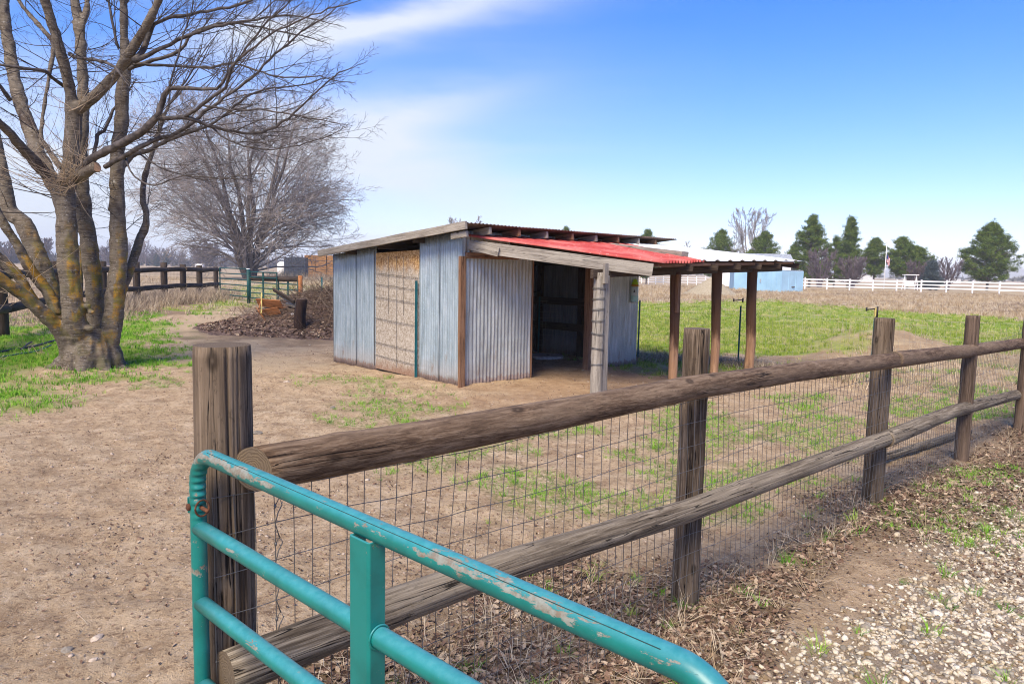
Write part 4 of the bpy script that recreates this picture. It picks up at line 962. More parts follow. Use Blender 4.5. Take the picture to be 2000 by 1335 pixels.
# hanging fly trap
tp = D(1240, 567, 12.42); trap = thing('fly_trap', 'clear fly trap with green cap hanging at the right corner of the shed', 'fly trap', (tp.x, tp.y, 0))
z0 = tp.z; mb = MB(); mb.tube([(tp.x, tp.y, z) for z in (z0+.105, z0+.13, z0+.15, z0+.19, z0+.20)], [.055, .06, .045, .03, .008], 16); mb.build('cap', flat('lime_plastic', (.28, .45, .01), .4), trap, True)
mb = MB(); mb.tube([(tp.x, tp.y, z) for z in (z0+.07, z0+.075, z0+.104)], [.062, .067, .062], 16); mb.build('collar', flat('amber_plastic', (.38, .22, .03), .4), trap, True)
gm = NT('cloudy_plastic'); gm.col((.62, .70, .70)); gm.rough(.3); gm.b.inputs['Transmission Weight'].default_value = .35
mb = MB(); mb.tube([(tp.x, tp.y, z) for z in (z0-.21, z0-.2, z0-.05, z0+.05, z0+.069)], [.05, .063, .062, .06, .05], 18); mb.build('jar', gm.m, trap, True)
mb = MB(); mb.tube([(tp.x, tp.y, z) for z in (z0-.19, z0-.09)], [.0655, .0645], 18, False); mb.build('label_band', flat('pale_green_label', (.38, .62, .60), .5), trap, True)
mb = MB(); mb.add([(tp.x-.035, tp.y-.058, z0-.03), (tp.x-.005, tp.y-.066, z0-.03), (tp.x-.02, tp.y-.065, z0+.02)], [(0, 1, 2)]); mb.build('mark', M['black'], trap)
mb = MB(); mb.tube([(tp.x, tp.y, z0+.2), (tp.x-.02, tp.y, z0+.3)], .002, 5); mb.build('hanger', M['wire_dark'], trap)

# ------------------------------------------------------------------ bare trees
def grow(out, p, d, L, r, lev, rg, up=.12, kids=(6, 5, 4), klen=.5, wander=.25, ang=.75, seg=7, tip=.35, first=.2):
    p = Vector(p); d = Vector(d).normalized(); pts = [p.copy()]; st = L/seg; dirs = [d.copy()]
    for i in range(seg):
        d = (d+Vector((rg.gauss(0, wander), rg.gauss(0, wander), rg.gauss(0, wander)+up))*.35).normalized()
        p = p+d*st; pts.append(p.copy()); dirs.append(d.copy())
    out.append((pts, r, r*tip, lev))
    if lev <= 0: return
    nk = kids[min(len(kids)-1, lev-1)]; nk = int(nk*rg.uniform(.7, 1.3)+.5)
    for k in range(nk):
        t = first+(1-first)*(k+rg.random())/nk; f = t*seg; i = min(seg-1, int(f)); q = pts[i].lerp(pts[i+1], f-i); dd = dirs[i]
        s_ = Vector((rg.gauss(0, 1), rg.gauss(0, 1), rg.gauss(0, 1))); s_ = (s_-dd*s_.dot(dd)).normalized()
        nd = (dd*math.cos(ang*rg.uniform(.6, 1.2))+s_*math.sin(ang*rg.uniform(.6, 1.2)))
        grow(out, q, nd, L*klen*rg.uniform(.6, 1.2)*(1.15-.5*t), max(r*(1-(1-tip)*t)*.55, .0018), lev-1, rg, up, kids, klen, wander, ang, max(3, seg-2), tip, .15)
def lines_obj(name, out, mat, parent, n=3):
    V, F = tubes_np([(l[0], l[1], l[2]) for l in out], n); off = np.array(offset_of(parent)); return obj_raw(name, mesh_np(name, V-off, F, True), mat, parent)

tree = thing('bare_tree', 'large multi-stemmed bare tree with orange lichen on its trunks at the left', 'tree', (TREE.x, TREE.y, 0))
YD = TREE.y
def limb(pts):   # (px,py,diameter px,depth offset)
    P = []; r = []
    for px, py, w_, dy in pts:
        q = D(px, py, YD+dy); P.append(q); r.append(w_*.86*(YD+dy)/FPX/2)
    return P, r
def dens(P, r, step=.05):
    # Catmull-Rom resample
    out = []; rr_ = []
    for i in range(len(P)-1):
        p0 = P[max(0, i-1)]; p1 = P[i]; p2 = P[i+1]; p3 = P[min(len(P)-1, i+2)]; m = max(2, int((p2-p1).length/step))
        for k in range(m):
            t = k/m; out.append(.5*((2*p1)+(p2-p0)*t+(2*p0-5*p1+4*p2-p3)*t*t+(3*p1-p0-3*p2+p3)*t**3)); rr_.append(r[i]+(r[i+1]-r[i])*t)
    out.append(P[-1]); rr_.append(r[-1]); return out, rr_
stems = {
 'T1': [(172, 712, 84, 0), (162, 675, 62, -.1), (146, 625, 50, -.3), (138, 560, 45, -.35), (132, 490, 43, -.35), (130, 422, 42, -.35), (124, 380, 48, -.3)],
 'T1u': [(122, 385, 44, -.3), (138, 325, 34, -.3), (142, 250, 33, -.2), (143, 205, 34, -.2)],
 'T1l': [(143, 215, 30, -.2), (135, 170, 24, -.3), (118, 95, 22, -.5), (90, 10, 20, -.7), (70, -70, 17, -.9), (62, -180, 12, -1.1)],
 'T1r': [(146, 212, 30, -.2), (168, 203, 24, -.3), (198, 175, 22, -.4), (230, 140, 21, -.5), (262, 90, 21, -.7), (292, 40, 18, -.9), (312, -5, 16, -1.0), (350, -90, 12, -1.2)],
 'A': [(124, 390, 40, -.3), (100, 350, 34, -.2), (76, 300, 30, .1), (56, 246, 28, .4), (34, 180, 27, .6), (20, 110, 25, .8), (8, 20, 22, 1.0), (0, -80, 17, 1.2), (-14, -190, 12, 1.4)],
 'B': [(108, 360, 28, -.2), (72, 320, 26, -.5), (40, 285, 22, -.8), (10, 250, 20, -1.1), (-40, 205, 17, -1.5), (-110, 140, 12, -1.9)],
 'C': [(122, 330, 14, -.2), (90, 285, 11, 0), (80, 262, 9, .1), (95, 150, 8, .3), (105, 90, 12, .4), (85, 60, 10, .4), (50, 20, 9, .5), (25, -20, 8, .5)],
 'T2': [(180, 705, 60, .2), (188, 655, 42, .25), (187, 610, 40, .3), (182, 545, 38, .3), (172, 470, 35, .3), (163, 400, 32, .35), (159, 320, 26, .45), (162, 180, 23, .6), (156, 75, 21, .7), (146, 0, 18, .8), (138, -110, 13, .9)],
 'T2b': [(158, 60, 15, .7), (170, 10, 11, .8), (175, -60, 9, .9)],
 'T3': [(205, 712, 62, .1), (212, 672, 48, .1), (222, 610, 42, .1), (228, 545, 38, .1), (232, 480, 36, .1), (229, 400, 32, .1), (229, 320, 30, .15), (236, 245, 29, .2), (240, 176, 27, .2), (246, 132, 26, .2), (243, 70, 17, .3), (241, 0, 15, .3), (236, -100, 11, .4)],
 'T4': [(226, 600, 26, .15), (243, 552, 22, .3), (256, 520, 19, .4), (270, 474, 19, .5), (284, 440, 18, .6), (287, 418, 13, .65), (279, 387, 13, .7), (283, 345, 12, .8), (297, 303, 11, .9), (312, 250, 9, 1.0), (330, 205, 7, 1.1)],
 'T0': [(150, 705, 60, .1), (128, 650, 38, .2), (110, 608, 33, .3), (98, 560, 34, .35), (72, 495, 40, .4), (47, 438, 37, .45), (20, 412, 34, .5), (8, 355, 27, .5), (-6, 290, 25, .55), (-16, 200, 22, .6), (-22, 90, 18, .7), (-30, -30, 14, .8)],
 'T5': [(112, 615, 26, -.1), (92, 570, 26, -.1), (60, 528, 24, -.2), (32, 475, 20, -.3), (5, 432, 18, -.4), (-30, 370, 15, -.5), (-80, 280, 12, -.7)],
 'T6': [(142, 695, 50, -.1), (118, 645, 34, -.3), (80, 608, 30, -.5), (42, 573, 28, -.7), (5, 548, 27, -.9), (-40, 520, 24, -1.1), (-110, 470, 18, -1.4)],
 'T7': [(70, 590, 18, -.3), (40, 545, 24, -.4), (10, 512, 22, -.5), (-40, 470, 18, -.7), (-100, 410, 13, -.9)],
 'T8': [(158, 645, 14, .5), (156, 560, 13, .6), (158, 480, 12, .7)],
}
rg = random.Random(5); src = MB(); skel = []
for kx, pl_ in stems.items():
    P, r = limb(pl_); P2, r2 = dens(P, r, .07)
    for i in range(len(P2)): P2[i] = P2[i]+Vector((mnoise.noise(P2[i]*3), mnoise.noise(P2[i]*3+Vector((9, 9, 9))), 0))*.012
    skel.append((kx, P2, r2))
    r3 = [q*(1+.07*mnoise.noise(Vector((p.z*5, p.x*3, 1)))*2) for p, q in zip(P2, r2)]
    src.tube(P2, r3, 16)
    for i in range(2, len(P2), 2):       # knots and old spur scars
        if rg.random() < .55 and r2[i] > .05:
            a = rg.uniform(0, 6.28); q = P2[i]+Vector((math.cos(a), math.sin(a), .1))*r2[i]*.97; s_ = rg.uniform(.016, .034); src.ball(q, s_, (1, 1, .7), 8, 6)
# root flare
for a, l, w_ in ((-2.6, .62, .13), (-1.9, .5, .14), (-1.3, .55, .16), (-.6, .55, .13), (0, .5, .12), (.9, .5, .13), (2.0, .5, .13), (3.0, .6, .13)):
    dv = Vector((math.cos(a), math.sin(a), 0)); c = Vector((TREE.x+.05, TREE.y+.05, 0)); src.tube([c+dv*.12+dz*.55, c+dv*.24+dz*.26, c+dv*.34+dz*.10, c+dv*(l-.10)+dz*-.03, c+dv*(l+.08)-dz*.12], [w_*1.3, w_*1.25, w_*1.0, w_*.7, w_*.3], 12)
src.ball((TREE.x+.02, TREE.y, .12), .36, (1, .85, .7), 20, 12)
# burls / cut stubs in the crotch
for px, py, s_ in ((170, 597, .055), (178, 609, .045), (175, 641, .06)):
    q = D(px, py, YD-.31); src.ball(q, s_, (1.2, .8, .8), 12, 8); src.tube([D(px, py, YD-.1), q], s_*.9, 10)
tmp = src.build('trunk', M['bark'], tree, True)
rm = tmp.modifiers.new('r', 'REMESH'); rm.mode = 'VOXEL'; rm.voxel_size = .018
sm = tmp.modifiers.new('s', 'SMOOTH'); sm.factor = .5; sm.iterations = 2
bpy.context.view_layer.update(); dg = bpy.context.evaluated_depsgraph_get(); nm = bpy.data.meshes.new_from_object(tmp.evaluated_get(dg))
nv = len(nm.vertices); co = np.empty(nv*3, np.float32); nm.vertices.foreach_get('co', co); no = np.empty(nv*3, np.float32); nm.vertices.foreach_get('normal', no); co = co.reshape(-1, 3); no = no.reshape(-1, 3)
amp_ = (vn(co[:, 0]*4+co[:, 1]*3, co[:, 2]*38, 3)-.5)*.008+(vn(co[:, 0]*14+co[:, 1]*11, co[:, 2]*9, 5)-.5)*.018
lowz = np.exp(-(co[:, 2]/.35)**2); aa = np.arctan2(co[:, 1], co[:, 0]); amp_ = amp_+lowz*(vn(aa*7, co[:, 2]*2, 9)-.5)*.05
nm.vertices.foreach_set('co', (co+no*amp_[:, None]).ravel()); nm.polygons.foreach_set('use_smooth', [True]*len(nm.polygons))
tmp.modifiers.clear(); tmp.data = nm; nm.materials.clear(); nm.materials.append(M['bark'])
# long side branches traced from the picture
br = {
 'D': [(150, 345, 22, -.4), (178, 312, 20, -.6), (229, 285, 19, -.9), (282, 253, 18, -1.1), (309, 224, 16, -1.2), (318, 197, 14, -1.2), (331, 173, 11, -1.3), (387, 174, 8, -1.4), (424, 172, 7, -1.5), (452, 132, 6, -1.6), (480, 95, 5, -1.7), (512, 52, 4, -1.8), (560, 10, 3, -1.9)],
 'D2': [(312, 232, 11, -1.2), (366, 229, 11, -1.3), (405, 246, 8, -1.2), (458, 257, 7, -1.1), (512, 259, 7, -1.0), (563, 230, 6, -1.0), (616, 183, 4, -1.0), (662, 141, 3, -1.0), (684, 134, 2, -1.0)],
 'D3': [(362, 228, 8, -1.3), (395, 205, 8, -1.5), (440, 170, 7, -1.7), (452, 130, 6, -1.8), (500, 90, 5, -1.9), (560, 50, 4, -2.0), (640, 20, 3, -2.1), (690, 5, 2, -2.1)],
 'E': [(205, 326, 11, -.7), (253, 298, 11, -.9), (299, 275, 10, -1.0), (346, 260, 9, -1.0), (388, 228, 8, -1.0), (440, 190, 7, -1.0), (494, 150, 6, -1.0), (528, 116, 5, -1.0), (598, 55, 4, -1.0), (640, 30, 3, -1.0)],
 'F': [(235, 330, 13, .2), (258, 305, 12, .3), (299, 289, 10, .2), (342, 268, 9, .1), (402, 247, 7, 0), (440, 225, 6, 0), (480, 190, 5, 0), (520, 175, 4, .1), (590, 165, 3, .2), (650, 150, 2, .2)],
 'S': [(150, 350, 26, -.4), (170, 335, 26, -.55), (188, 326, 24, -.65)],
 'H1': [(262, 118, 15, -.7), (282, 95, 13, -.6), (300, 50, 9, -.6), (330, 35, 8, -.6), (392, 25, 7, -.7), (470, 8, 6, -.8), (530, -15, 4, -.9)],
 'H2': [(262, 120, 13, -.7), (305, 98, 9, -.7), (360, 72, 8, -.7), (420, 52, 7, -.7), (490, 40, 5, -.7), (570, 30, 4, -.8), (640, 45, 2, -.8)],
 'H3': [(250, 135, 12, -.2), (300, 118, 9, -.1), (350, 100, 8, 0), (380, 62, 7, 0), (450, 45, 5, .1), (540, 60, 4, .1), (610, 75, 2.5, .2)],
 'H4': [(236, 138, 11, -.3), (270, 108, 10, -.4), (292, 60, 9, -.6), (302, 20, 8, -.7), (320, -50, 7, -.9)],
 'H5': [(258, 125, 8, -.2), (320, 128, 7, -.3), (400, 132, 6, -.5), (460, 125, 5, -.7), (540, 150, 4, -.9), (610, 150, 2.5, -1.0), (670, 160, 2, -1.0)],
 'I1': [(136, 105, 9, -.3), (150, 112, 8, -.6), (205, 122, 7, -.9), (232, 140, 6, -1.1), (245, 160, 4, -1.2)],
 'J1': [(125, 168, 9, -.2), (100, 150, 8, -.5), (82, 138, 7, -.7), (30, 132, 7, -.9), (0, 127, 6, -1.0), (-60, 110, 5, -1.1)],
 'J2': [(20, 195, 10, .4), (0, 168, 8, .2), (-40, 130, 7, 0)],
 'K1': [(182, 310, 9, 0), (190, 262, 9, .1), (204, 256, 8, .1), (222, 215, 6, .2), (250, 180, 4, .3)],
 'K2': [(330, 173, 5, -1.3), (345, 125, 4, -1.3), (358, 70, 4, -1.3), (375, 20, 3, -1.3)],
 'K3': [(232, 95, 6, .2), (222, 60, 6, .2), (215, 20, 6, .2), (205, -40, 5, .2)],
 'N1': [(245, 310, 5, -.8), (262, 345, 4, -1.0), (300, 362, 4, -1.1), (350, 345, 3, -1.1), (420, 350, 2.5, -1.0), (500, 340, 2, -1.0)],
 'N2': [(272, 300, 4, -.8), (300, 320, 4, -.9), (350, 340, 3, -1.0), (400, 345, 2.5, -1.0), (480, 348, 2, -1.0)],
 'O1': [(410, 246, 5, -1.1), (450, 275, 4, -1.2), (520, 292, 3, -1.3), (600, 280, 2.5, -1.4), (650, 262, 2, -1.4)],
 'O2': [(395, 205, 5, -1.4), (450, 215, 5, -1.5), (520, 215, 4, -1.6), (600, 230, 3, -1.7), (645, 238, 2, -1.7)],
}
twl = []; rg = random.Random(9)
for kx, pl_ in br.items():
    P, r = limb(pl_); P2, r2 = dens(P, r, .10)
    for i in range(1, len(P2)-1): P2[i] = P2[i]+Vector((rg.gauss(0, .006), rg.gauss(0, .01), rg.gauss(0, .006)))
    mb = MB(); mb.tube(P2, [q*.92*(1+.06*rg.gauss(0, 1)) for q in r2], 10); o = mb.build('branch', M['bark'] if kx in ('S',) else M['twig'], tree, True)
    if kx == 'S':
        o['label'] = 'sawn-off branch stub'
        mc = MB(); e = P2[-1]; dd = (P2[-1]-P2[-3]).normalized(); mc.tube([e-dd*.004, e+dd*.004], r2[-1]*.92, 14); mc.build('cut_face', flat('fresh_cut_wood', (.42, .26, .15), .8), o)
        continue
    n = len(P2)
    for i in range(int(n*.22), n-1):
        for rep in range(2):
            if rg.random() > .38: continue
            dd = (P2[i+1]-P2[i]).normalized(); s_ = Vector((rg.gauss(0, .8), rg.gauss(0, 1), rg.gauss(0, 1)+.25)); s_ = (s_-dd*s_.dot(dd)).normalized(); a = rg.uniform(.2, .8)
            grow(twl, P2[i], dd*math.cos(a)+s_*math.sin(a), rg.uniform(.5, 1.6)*(1-.62*i/n), min(r2[i]*.5, .0075), 2, rg, up=.04, kids=(5, 6), klen=.40, wander=.20, ang=.75, seg=7, tip=.35)
    grow(twl, P2[-1], (P2[-1]-P2[-2]), rg.uniform(.15, .3), r2[-1], 2, rg, up=.1, kids=(4, 4), klen=.5, wander=.3, ang=.6)
for kx, P2, r2 in skel:
    n = len(P2)
    for i in range(3, n-1):
        p = P2[i]
        if p.z > 2.0 and rg.random() < (.22 if p.z < 4 else .4):
            a = rg.uniform(0, 6.28); grow(twl, p, Vector((math.cos(a), math.sin(a), rg.uniform(-.1, .6))), rg.uniform(.4, 1.6), rg.uniform(.004, .010), 2, rg, up=.12, kids=(4, 4), klen=.45, wander=.28, ang=.7, seg=7)
    if n > 8 and P2[-1].z > 4.0:
        for q in range(5): grow(twl, P2[-1], (P2[-1]-P2[-2]).normalized()+Vector((rg.gauss(0, .5), rg.gauss(0, .5), .2)), rg.uniform(.9, 1.6), r2[-1]*.6, 3, rg, up=.1, kids=(4, 4, 4), klen=.5, wander=.25, ang=.6, seg=8)
# water sprouts
wl = []
for px, py, nq in ((118, 355, 20), (140, 345, 16), (165, 320, 10), (145, 210, 8), (60, 300, 10), (100, 360, 10), (60, 540, 8), (20, 570, 7), (125, 370, 14), (160, 335, 12)):
    for q in range(nq):
        p = D(px+rg.uniform(-14, 14), py+rg.uniform(-10, 14), YD-.45); a = rg.uniform(0, 6.28)
        grow(wl, p, Vector((math.cos(a)*1.2, -.5+math.sin(a)*.5, rg.uniform(-.2, .9))), rg.uniform(.4, 1.2), rg.uniform(.0035, .006), 0, rg, up=.3, wander=.18, seg=7)
lines_obj('crown', twl, M['twig'], tree, 4); o = lines_obj('sprouts', wl, flat('young_shoot_bark', (.36, .28, .20), .7), tree, 4); o['label'] = 'thin pale water sprouts'

def bare_tree(name, label, cx, cy, top_z, width, rg, mat_t, mat_c, stems=3, lean=.3, thick=.2, kids=(5, 6, 5), lev=3, tr=.02, group=None, low=.12, up=.18, minr=.012, seg=8, crown_first=.2):
    z0 = Tz(cx, cy); t = thing(name, label, 'tree', (cx, cy, z0), group); Ht = top_z-z0; tl = []; cl = []
    for k in range(stems):
        a = 2*math.pi*k/stems+rg.uniform(-.4, .4); sp_ = width*.5*lean*rg.uniform(.7, 1.2)
        pts = [Vector((cx, cy, z0-.2))+Vector((math.cos(a), math.sin(a), 0))*thick*(.8 if stems > 1 else 0)]; m_ = 7
        for i in range(1, m_+1):
            f = i/m_; pts.append(Vector((cx+math.cos(a)*(sp_*f**1.2+thick*.8*(stems > 1)), cy+math.sin(a)*(sp_*f**1.2+thick*.8*(stems > 1)), z0+Ht*.88*f))+Vector((rg.gauss(0, .02), rg.gauss(0, .02), 0))*Ht*.5)
        tl.append((pts, thick, thick*.15, 9))
        nb = kids[-1]*3
        for q in range(nb):
            f = low+(1-low)*(q+rg.random())/nb; i = min(m_-1, int(f*m_)); p = pts[i].lerp(pts[i+1], f*m_-i); aa_ = rg.uniform(0, 6.28) if stems == 1 else a+rg.uniform(-1.7, 1.7)
            Ls = width*.5*math.sqrt(max(.12, 1-(max(0, f-.35)/.68)**2))*rg.uniform(.65, 1.05)*(1-lean*.5)
            grow(cl, p, Vector((math.cos(aa_), math.sin(aa_), rg.uniform(.15, .9))), Ls, max(minr*1.6, thick*.38*(1-f*.8)), lev-1, rg, up=up, kids=kids, klen=.5, wander=.28, ang=.7, seg=seg, tip=.3)
    cl2 = [(l[0], max(l[1], minr), max(l[2], minr*.55), l[3]) for l in cl]
    lines_obj('trunk', tl, mat_t, t, 10); lines_obj('crown', cl2, mat_c, t, 3); return t
# the big bare tree beyond the far gate
Y2 = 78.0; c2_ = D(488, 540, Y2)
bare_tree('bare_tree', 'broad bare tree with several trunks standing behind the far steel gate', c2_.x, c2_.y, D(470, 203, Y2).z, 27.5, random.Random(3), M['trunk_far'], M['twig_far'], stems=9, lean=.40, thick=.36, kids=(4, 6, 7), lev=4, minr=.016, low=.05, up=-.01, seg=8)
for px, topy, wpx, dep, lab, sd_, st_, mt in [(1462, 392, 105, 118, 'tall bare tree rising behind the white barn roof', 11, 5, 'twig_far'), (1328, 462, 46, 125, 'small bare tree left of the tall bare one, just above the lean-to roof', 12, 1, 'twig_far'),
        (905, 414, 86, 120, 'bare treetop showing above the front corner of the shed roof', 13, 3, 'twig_far'), (1600, 486, 74, 97, 'mauve leafless bush in front of the first big pine', 14, 4, 'twig_mauve'),
        (1664, 502, 70, 98, 'low leafless bush in front of the tall narrow pine', 15, 5, 'twig_mauve'), (1850, 503, 64, 100, 'leafless tree right of the small blue spruce', 16, 3, 'twig_mauve'), (1790, 508, 60, 99, 'leafless branching shrub under the double-crowned pine', 17, 4, 'twig_mauve')]:
    q = D(px, 560, dep); bare_tree('bare_tree', lab, q.x, q.y, D(px, topy, dep).z, wpx*dep/FPX, random.Random(sd_), M[mt], M[mt], stems=st_, lean=.5, thick=.16, kids=(5, 6, 6), lev=3, minr=.026, low=.12, up=.45)

# ------------------------------------------------------------------ pines
def clump_t(seed, n=16, L=.26, w_=.022):
    rg_ = np.random.default_rng(seed); V = []; F = []
    for i in range(n):
        d = rg_.normal(0, 1, 3); d[2] = abs(d[2])*.8+.15; d /= np.linalg.norm(d); s_ = np.cross(d, rg_.normal(0, 1, 3)); s_ /= np.linalg.norm(s_); b = rg_.normal(0, .09, 3); l = L*rg_.uniform(.6, 1.1); k = len(V)
        V += [b-s_*w_, b+s_*w_, b+d*l]; F.append((k, k+1, k+2))
    return np.array(V), np.array(F)
CLT = [clump_t(i) for i in range(8)]
def pine(px, topy, wpx, dep, lab, seed, shape='oval', humps=1, mat='needle', base_frac=.13, dens_=1.0, name='pine_tree'):
    rg_ = np.random.default_rng(seed); q = D(px, 558, dep); z0 = Tz(q.x, q.y); zt_ = D(px, topy, dep).z; Ht = zt_-z0; W_ = wpx*dep/FPX/2*.86
    t = thing(name, lab, 'tree', (q.x, q.y, z0), 'evergreens along the far white fence' if name == 'pine_tree' else None); P = []; limbs = []
    for hmp in range(humps):
        ox = 0 if humps == 1 else (-.42+.84*hmp)*W_; Wk = W_ if humps == 1 else W_*.68; Hk = Ht if hmp == 0 else Ht*.82
        nb = int(150*dens_)
        for i in range(nb):
            f = base_frac+(1-base_frac)*((i+rg_.uniform())/nb)**.92; g_ = (f-base_frac)/(1-base_frac)
            if shape == 'cone': w_ = Wk*(1-g_)**.75*min(1, .55+g_*3.5)
            elif shape == 'egg': w_ = Wk*max(0, 1-((g_-.30)/.72)**1.55) if g_ > .30 else Wk*(.72+.28*math.sin(g_/.3*math.pi/2))
            else: w_ = Wk*max(.0, 1-(abs(g_-.38)/.64)**1.9)
            w_ = w_*rg_.uniform(.55, 1.16)+.12; a = rg_.uniform(0, 6.283); up_l = rg_.uniform(.10, .55)*w_*.5; z = f*Hk*.97
            tip = np.array([ox+w_*math.cos(a), w_*math.sin(a), min(Hk*1.01, z+up_l)]); root = np.array([ox*.6, 0, max(.4, z-w_*.15)])
            limbs.append(([root, (root+tip)/2-np.array([0, 0, .12]), tip], .06, .02)); dr_ = (tip-root)/max(.1, np.linalg.norm(tip-root))
            for s_ in np.linspace(.3, .8, 8):
                P.append(root+(tip-root)*s_+rg_.normal(0, .2, 3))
            nk = int(rg_.integers(16, 26)*min(1, .35+w_/2))      # a foliage plume, longer than wide, curling up at its end
            for q_ in range(nk):
                u2 = rg_.uniform(-.9, .25); P.append(tip+dr_*u2*.75+np.array([0, 0, .18*max(0, u2+.4)])+rg_.normal(0, 1, 3)*np.array([.17, .17, .11])*(1.1-abs(u2)*.5))
        for i in range(14): P.append(np.array([ox, 0, Hk*(1-.012*i)])+rg_.normal(0, .06+.012*i, 3))
    P = np.array(P); loc = scatter('crown', P, CLT, rg_.uniform(.7, 1.25, len(P)), M[mat], None, tilt=.5); loc.parent = t
    tl = [([np.array([0, 0, -.2]), np.array([.05, 0, Ht*.5]), np.array([0, 0, Ht*.95])], .17*Ht/9, .03)]
    if humps == 2: tl.append(([np.array([0, 0, .6]), np.array([W_*.3, 0, Ht*.35]), np.array([W_*.42, 0, Ht*.75])], .12, .03))
    V, F = tubes_np(tl+limbs, 6); o = obj_raw('trunk', mesh_np('trunk', V, F, True), M['trunk_far'], t); return t
pine(1405, 448, 80, 122, 'soft-topped pine left of the tall bare tree', 1, 'egg')
pine(1490, 452, 66, 112, 'round dark pine just right of the tall bare tree', 2, 'oval', dens_=1.1)
pine(1548, 478, 44, 118, 'small pine half hidden behind the left side of the first big pine', 8, 'egg', dens_=.6)
pine(1580, 419, 84, 108, 'big broad pine, first to the right of the blue sheds', 3, 'egg', dens_=1.3)
pine(1628, 462, 50, 112, 'pine filling the gap between the broad pine and the tall narrow pine', 18, 'oval', dens_=.4)
pine(1655, 423, 62, 106, 'tall narrow pine, second to the right of the blue sheds', 4, 'cone', dens_=1.2)
pine(1705, 465, 46, 108, 'small pine immediately left of the flagpole', 5, 'oval', base_frac=.3, dens_=.8)
pine(1772, 463, 84, 106, 'wide double-crowned pine right of the flagpole', 6, 'oval', humps=2, base_frac=.28, dens_=.8)
pine(1928, 434, 108, 101, 'large round solitary pine farthest right', 7, 'egg', base_frac=.16, dens_=1.5)
pine(1262, 449, 46, 118, 'pine top behind the right end of the shed roof', 9, 'oval')
pine(1103, 442, 26, 125, 'pointed pine tip peeping over the middle of the shed roof', 10, 'cone', dens_=.7)
pine(1818, 512, 40, 97, 'small blue spruce beside the double-crowned pine', 11, 'cone', mat='spruce', base_frac=.03, dens_=.6, name='spruce_tree')

# ------------------------------------------------------------------ white vinyl fence
wf = thing('vinyl_fence', 'long white three-rail vinyl fence across the far side of the pasture', 'fence', (0, 0, 0))
def wfp(px, dep, base_y):
    q = D(px, base_y, dep); return q
wpts = [(1150, 150, 549), (1248, 130, 550.5), (1400, 108, 556), (1570, 87, 563.5), (1780, 82, 569), (2000, 76.5, 577), (2200, 72, 584)]
WP = [Vector((D(px, 550, dep).x, dep, Tz(D(px, 550, dep).x, dep))) for px, dep, by in wpts]
lens = [0]
for i in range(len(WP)-1): lens.append(lens[-1]+(WP[i+1]-WP[i]).length)
def walong(s_):
    i = max(0, min(len(WP)-2, np.searchsorted(lens, s_)-1)); return WP[i].lerp(WP[i+1], (s_-lens[i])/(lens[i+1]-lens[i]))
npst = int(lens[-1]/2.45); prev = None
for i in range(npst+1):
    p = walong(i*2.45); z = Tz(p.x, p.y); p = Vector((p.x, p.y, z))
    mb = MB(); mb.box((p.x, p.y, z+.66), (.13, .13, 1.36)); mb.box((p.x, p.y, z+1.355), (.16, .16, .03)); mb.build('post', M['vinyl'], wf)
    if prev is not None:
        for h_ in (.42, .80, 1.18):
            d2 = p-prev; m_ = MB(); a_ = math.atan2(d2.y, d2.x); c = (p+prev)/2
            m_.box((c.x, c.y, c.z+h_), ((d2).length-.13, .045, .14), a_); m_.build('rail', M['vinyl'], wf)
    prev = p

# ------------------------------------------------------------------ blue metal sheds and the barn
def prism(mb, c, L, W_, h, roof, rz):      # gabled box, ridge along local x
    def tr(x_, y_, z_): return (c[0]+x_*math.cos(rz)-y_*math.sin(rz), c[1]+x_*math.sin(rz)+y_*math.cos(rz), c[2]+z_)
    a, b = L/2, W_/2
    mb.add([tr(-a, -b, 0), tr(a, -b, 0), tr(a, b, 0), tr(-a, b, 0), tr(-a, -b, h), tr(a, -b, h), tr(a, b, h), tr(-a, b, h), tr(-a, 0, h+roof), tr(a, 0, h+roof)],
           [(0, 1, 5, 4), (2, 3, 7, 6), (1, 2, 6, 9, 5), (3, 0, 4, 8, 7)]); return tr
q = D(1522, 569, 66); bs = thing('metal_storage_shed', 'pale blue steel storage shed with ribbed walls beside the white fence', 'shed', (q.x, q.y, Tz(q.x, q.y)))
# L/W: left face seen 1478-1525, right face 1525-1566
pA = D(1478, 568, 67.0); pB = D(1525, 571, 65.2); pC = D(1566, 569, 66.8)
def wall(mb_, p, q_, h, nribs, z0=0):
    d2 = Vector((q_.x-p.x, q_.y-p.y, 0)); L = d2.length; d2.normalize(); nn = Vector((d2.y, -d2.x, 0)); nn = nn if nn.y < 0 else -nn; c = (p+q_)/2
    a_ = math.atan2(d2.y, d2.x); mb_.box((c.x, c.y, z0+h/2), (L, .05, h), a_)
    for i in range(nribs+1):
        r_ = p+(q_-p)*(i/nribs); mb_.box((r_.x+nn.x*.035, r_.y+nn.y*.035, z0+h/2), (.06, .05, h-.01), a_)
zb_ = Tz(pB.x, pB.y)-.1
mb = MB(); wall(mb, pA, pB, 2.0, 5, zb_); mb.build('wall', M['blue_wall'], bs); mb = MB(); wall(mb, pB, pC, 2.0, 3, zb_); mb.build('wall', M['blue_wall2'], bs)
pD_ = pA+(pC-pB); mb = MB(); wall(mb, pA, pD_, 2.0, 3, zb_); mb.build('wall', M['blue_wall'], bs); mb = MB(); wall(mb, pD_, pC, 2.0, 4, zb_); mb.build('wall', M['blue_wall'], bs)
mb = MB(); mb.add([(p.x, p.y, zb_+z) for z in (2.002, 2.08) for p in (pA, pB, pC, pD_)], [(3, 2, 1, 0), (4, 5, 6, 7), (0, 1, 5, 4), (1, 2, 6, 5), (2, 3, 7, 6), (3, 0, 4, 7)]); mb.build('roof', M['grey_roof'], bs)
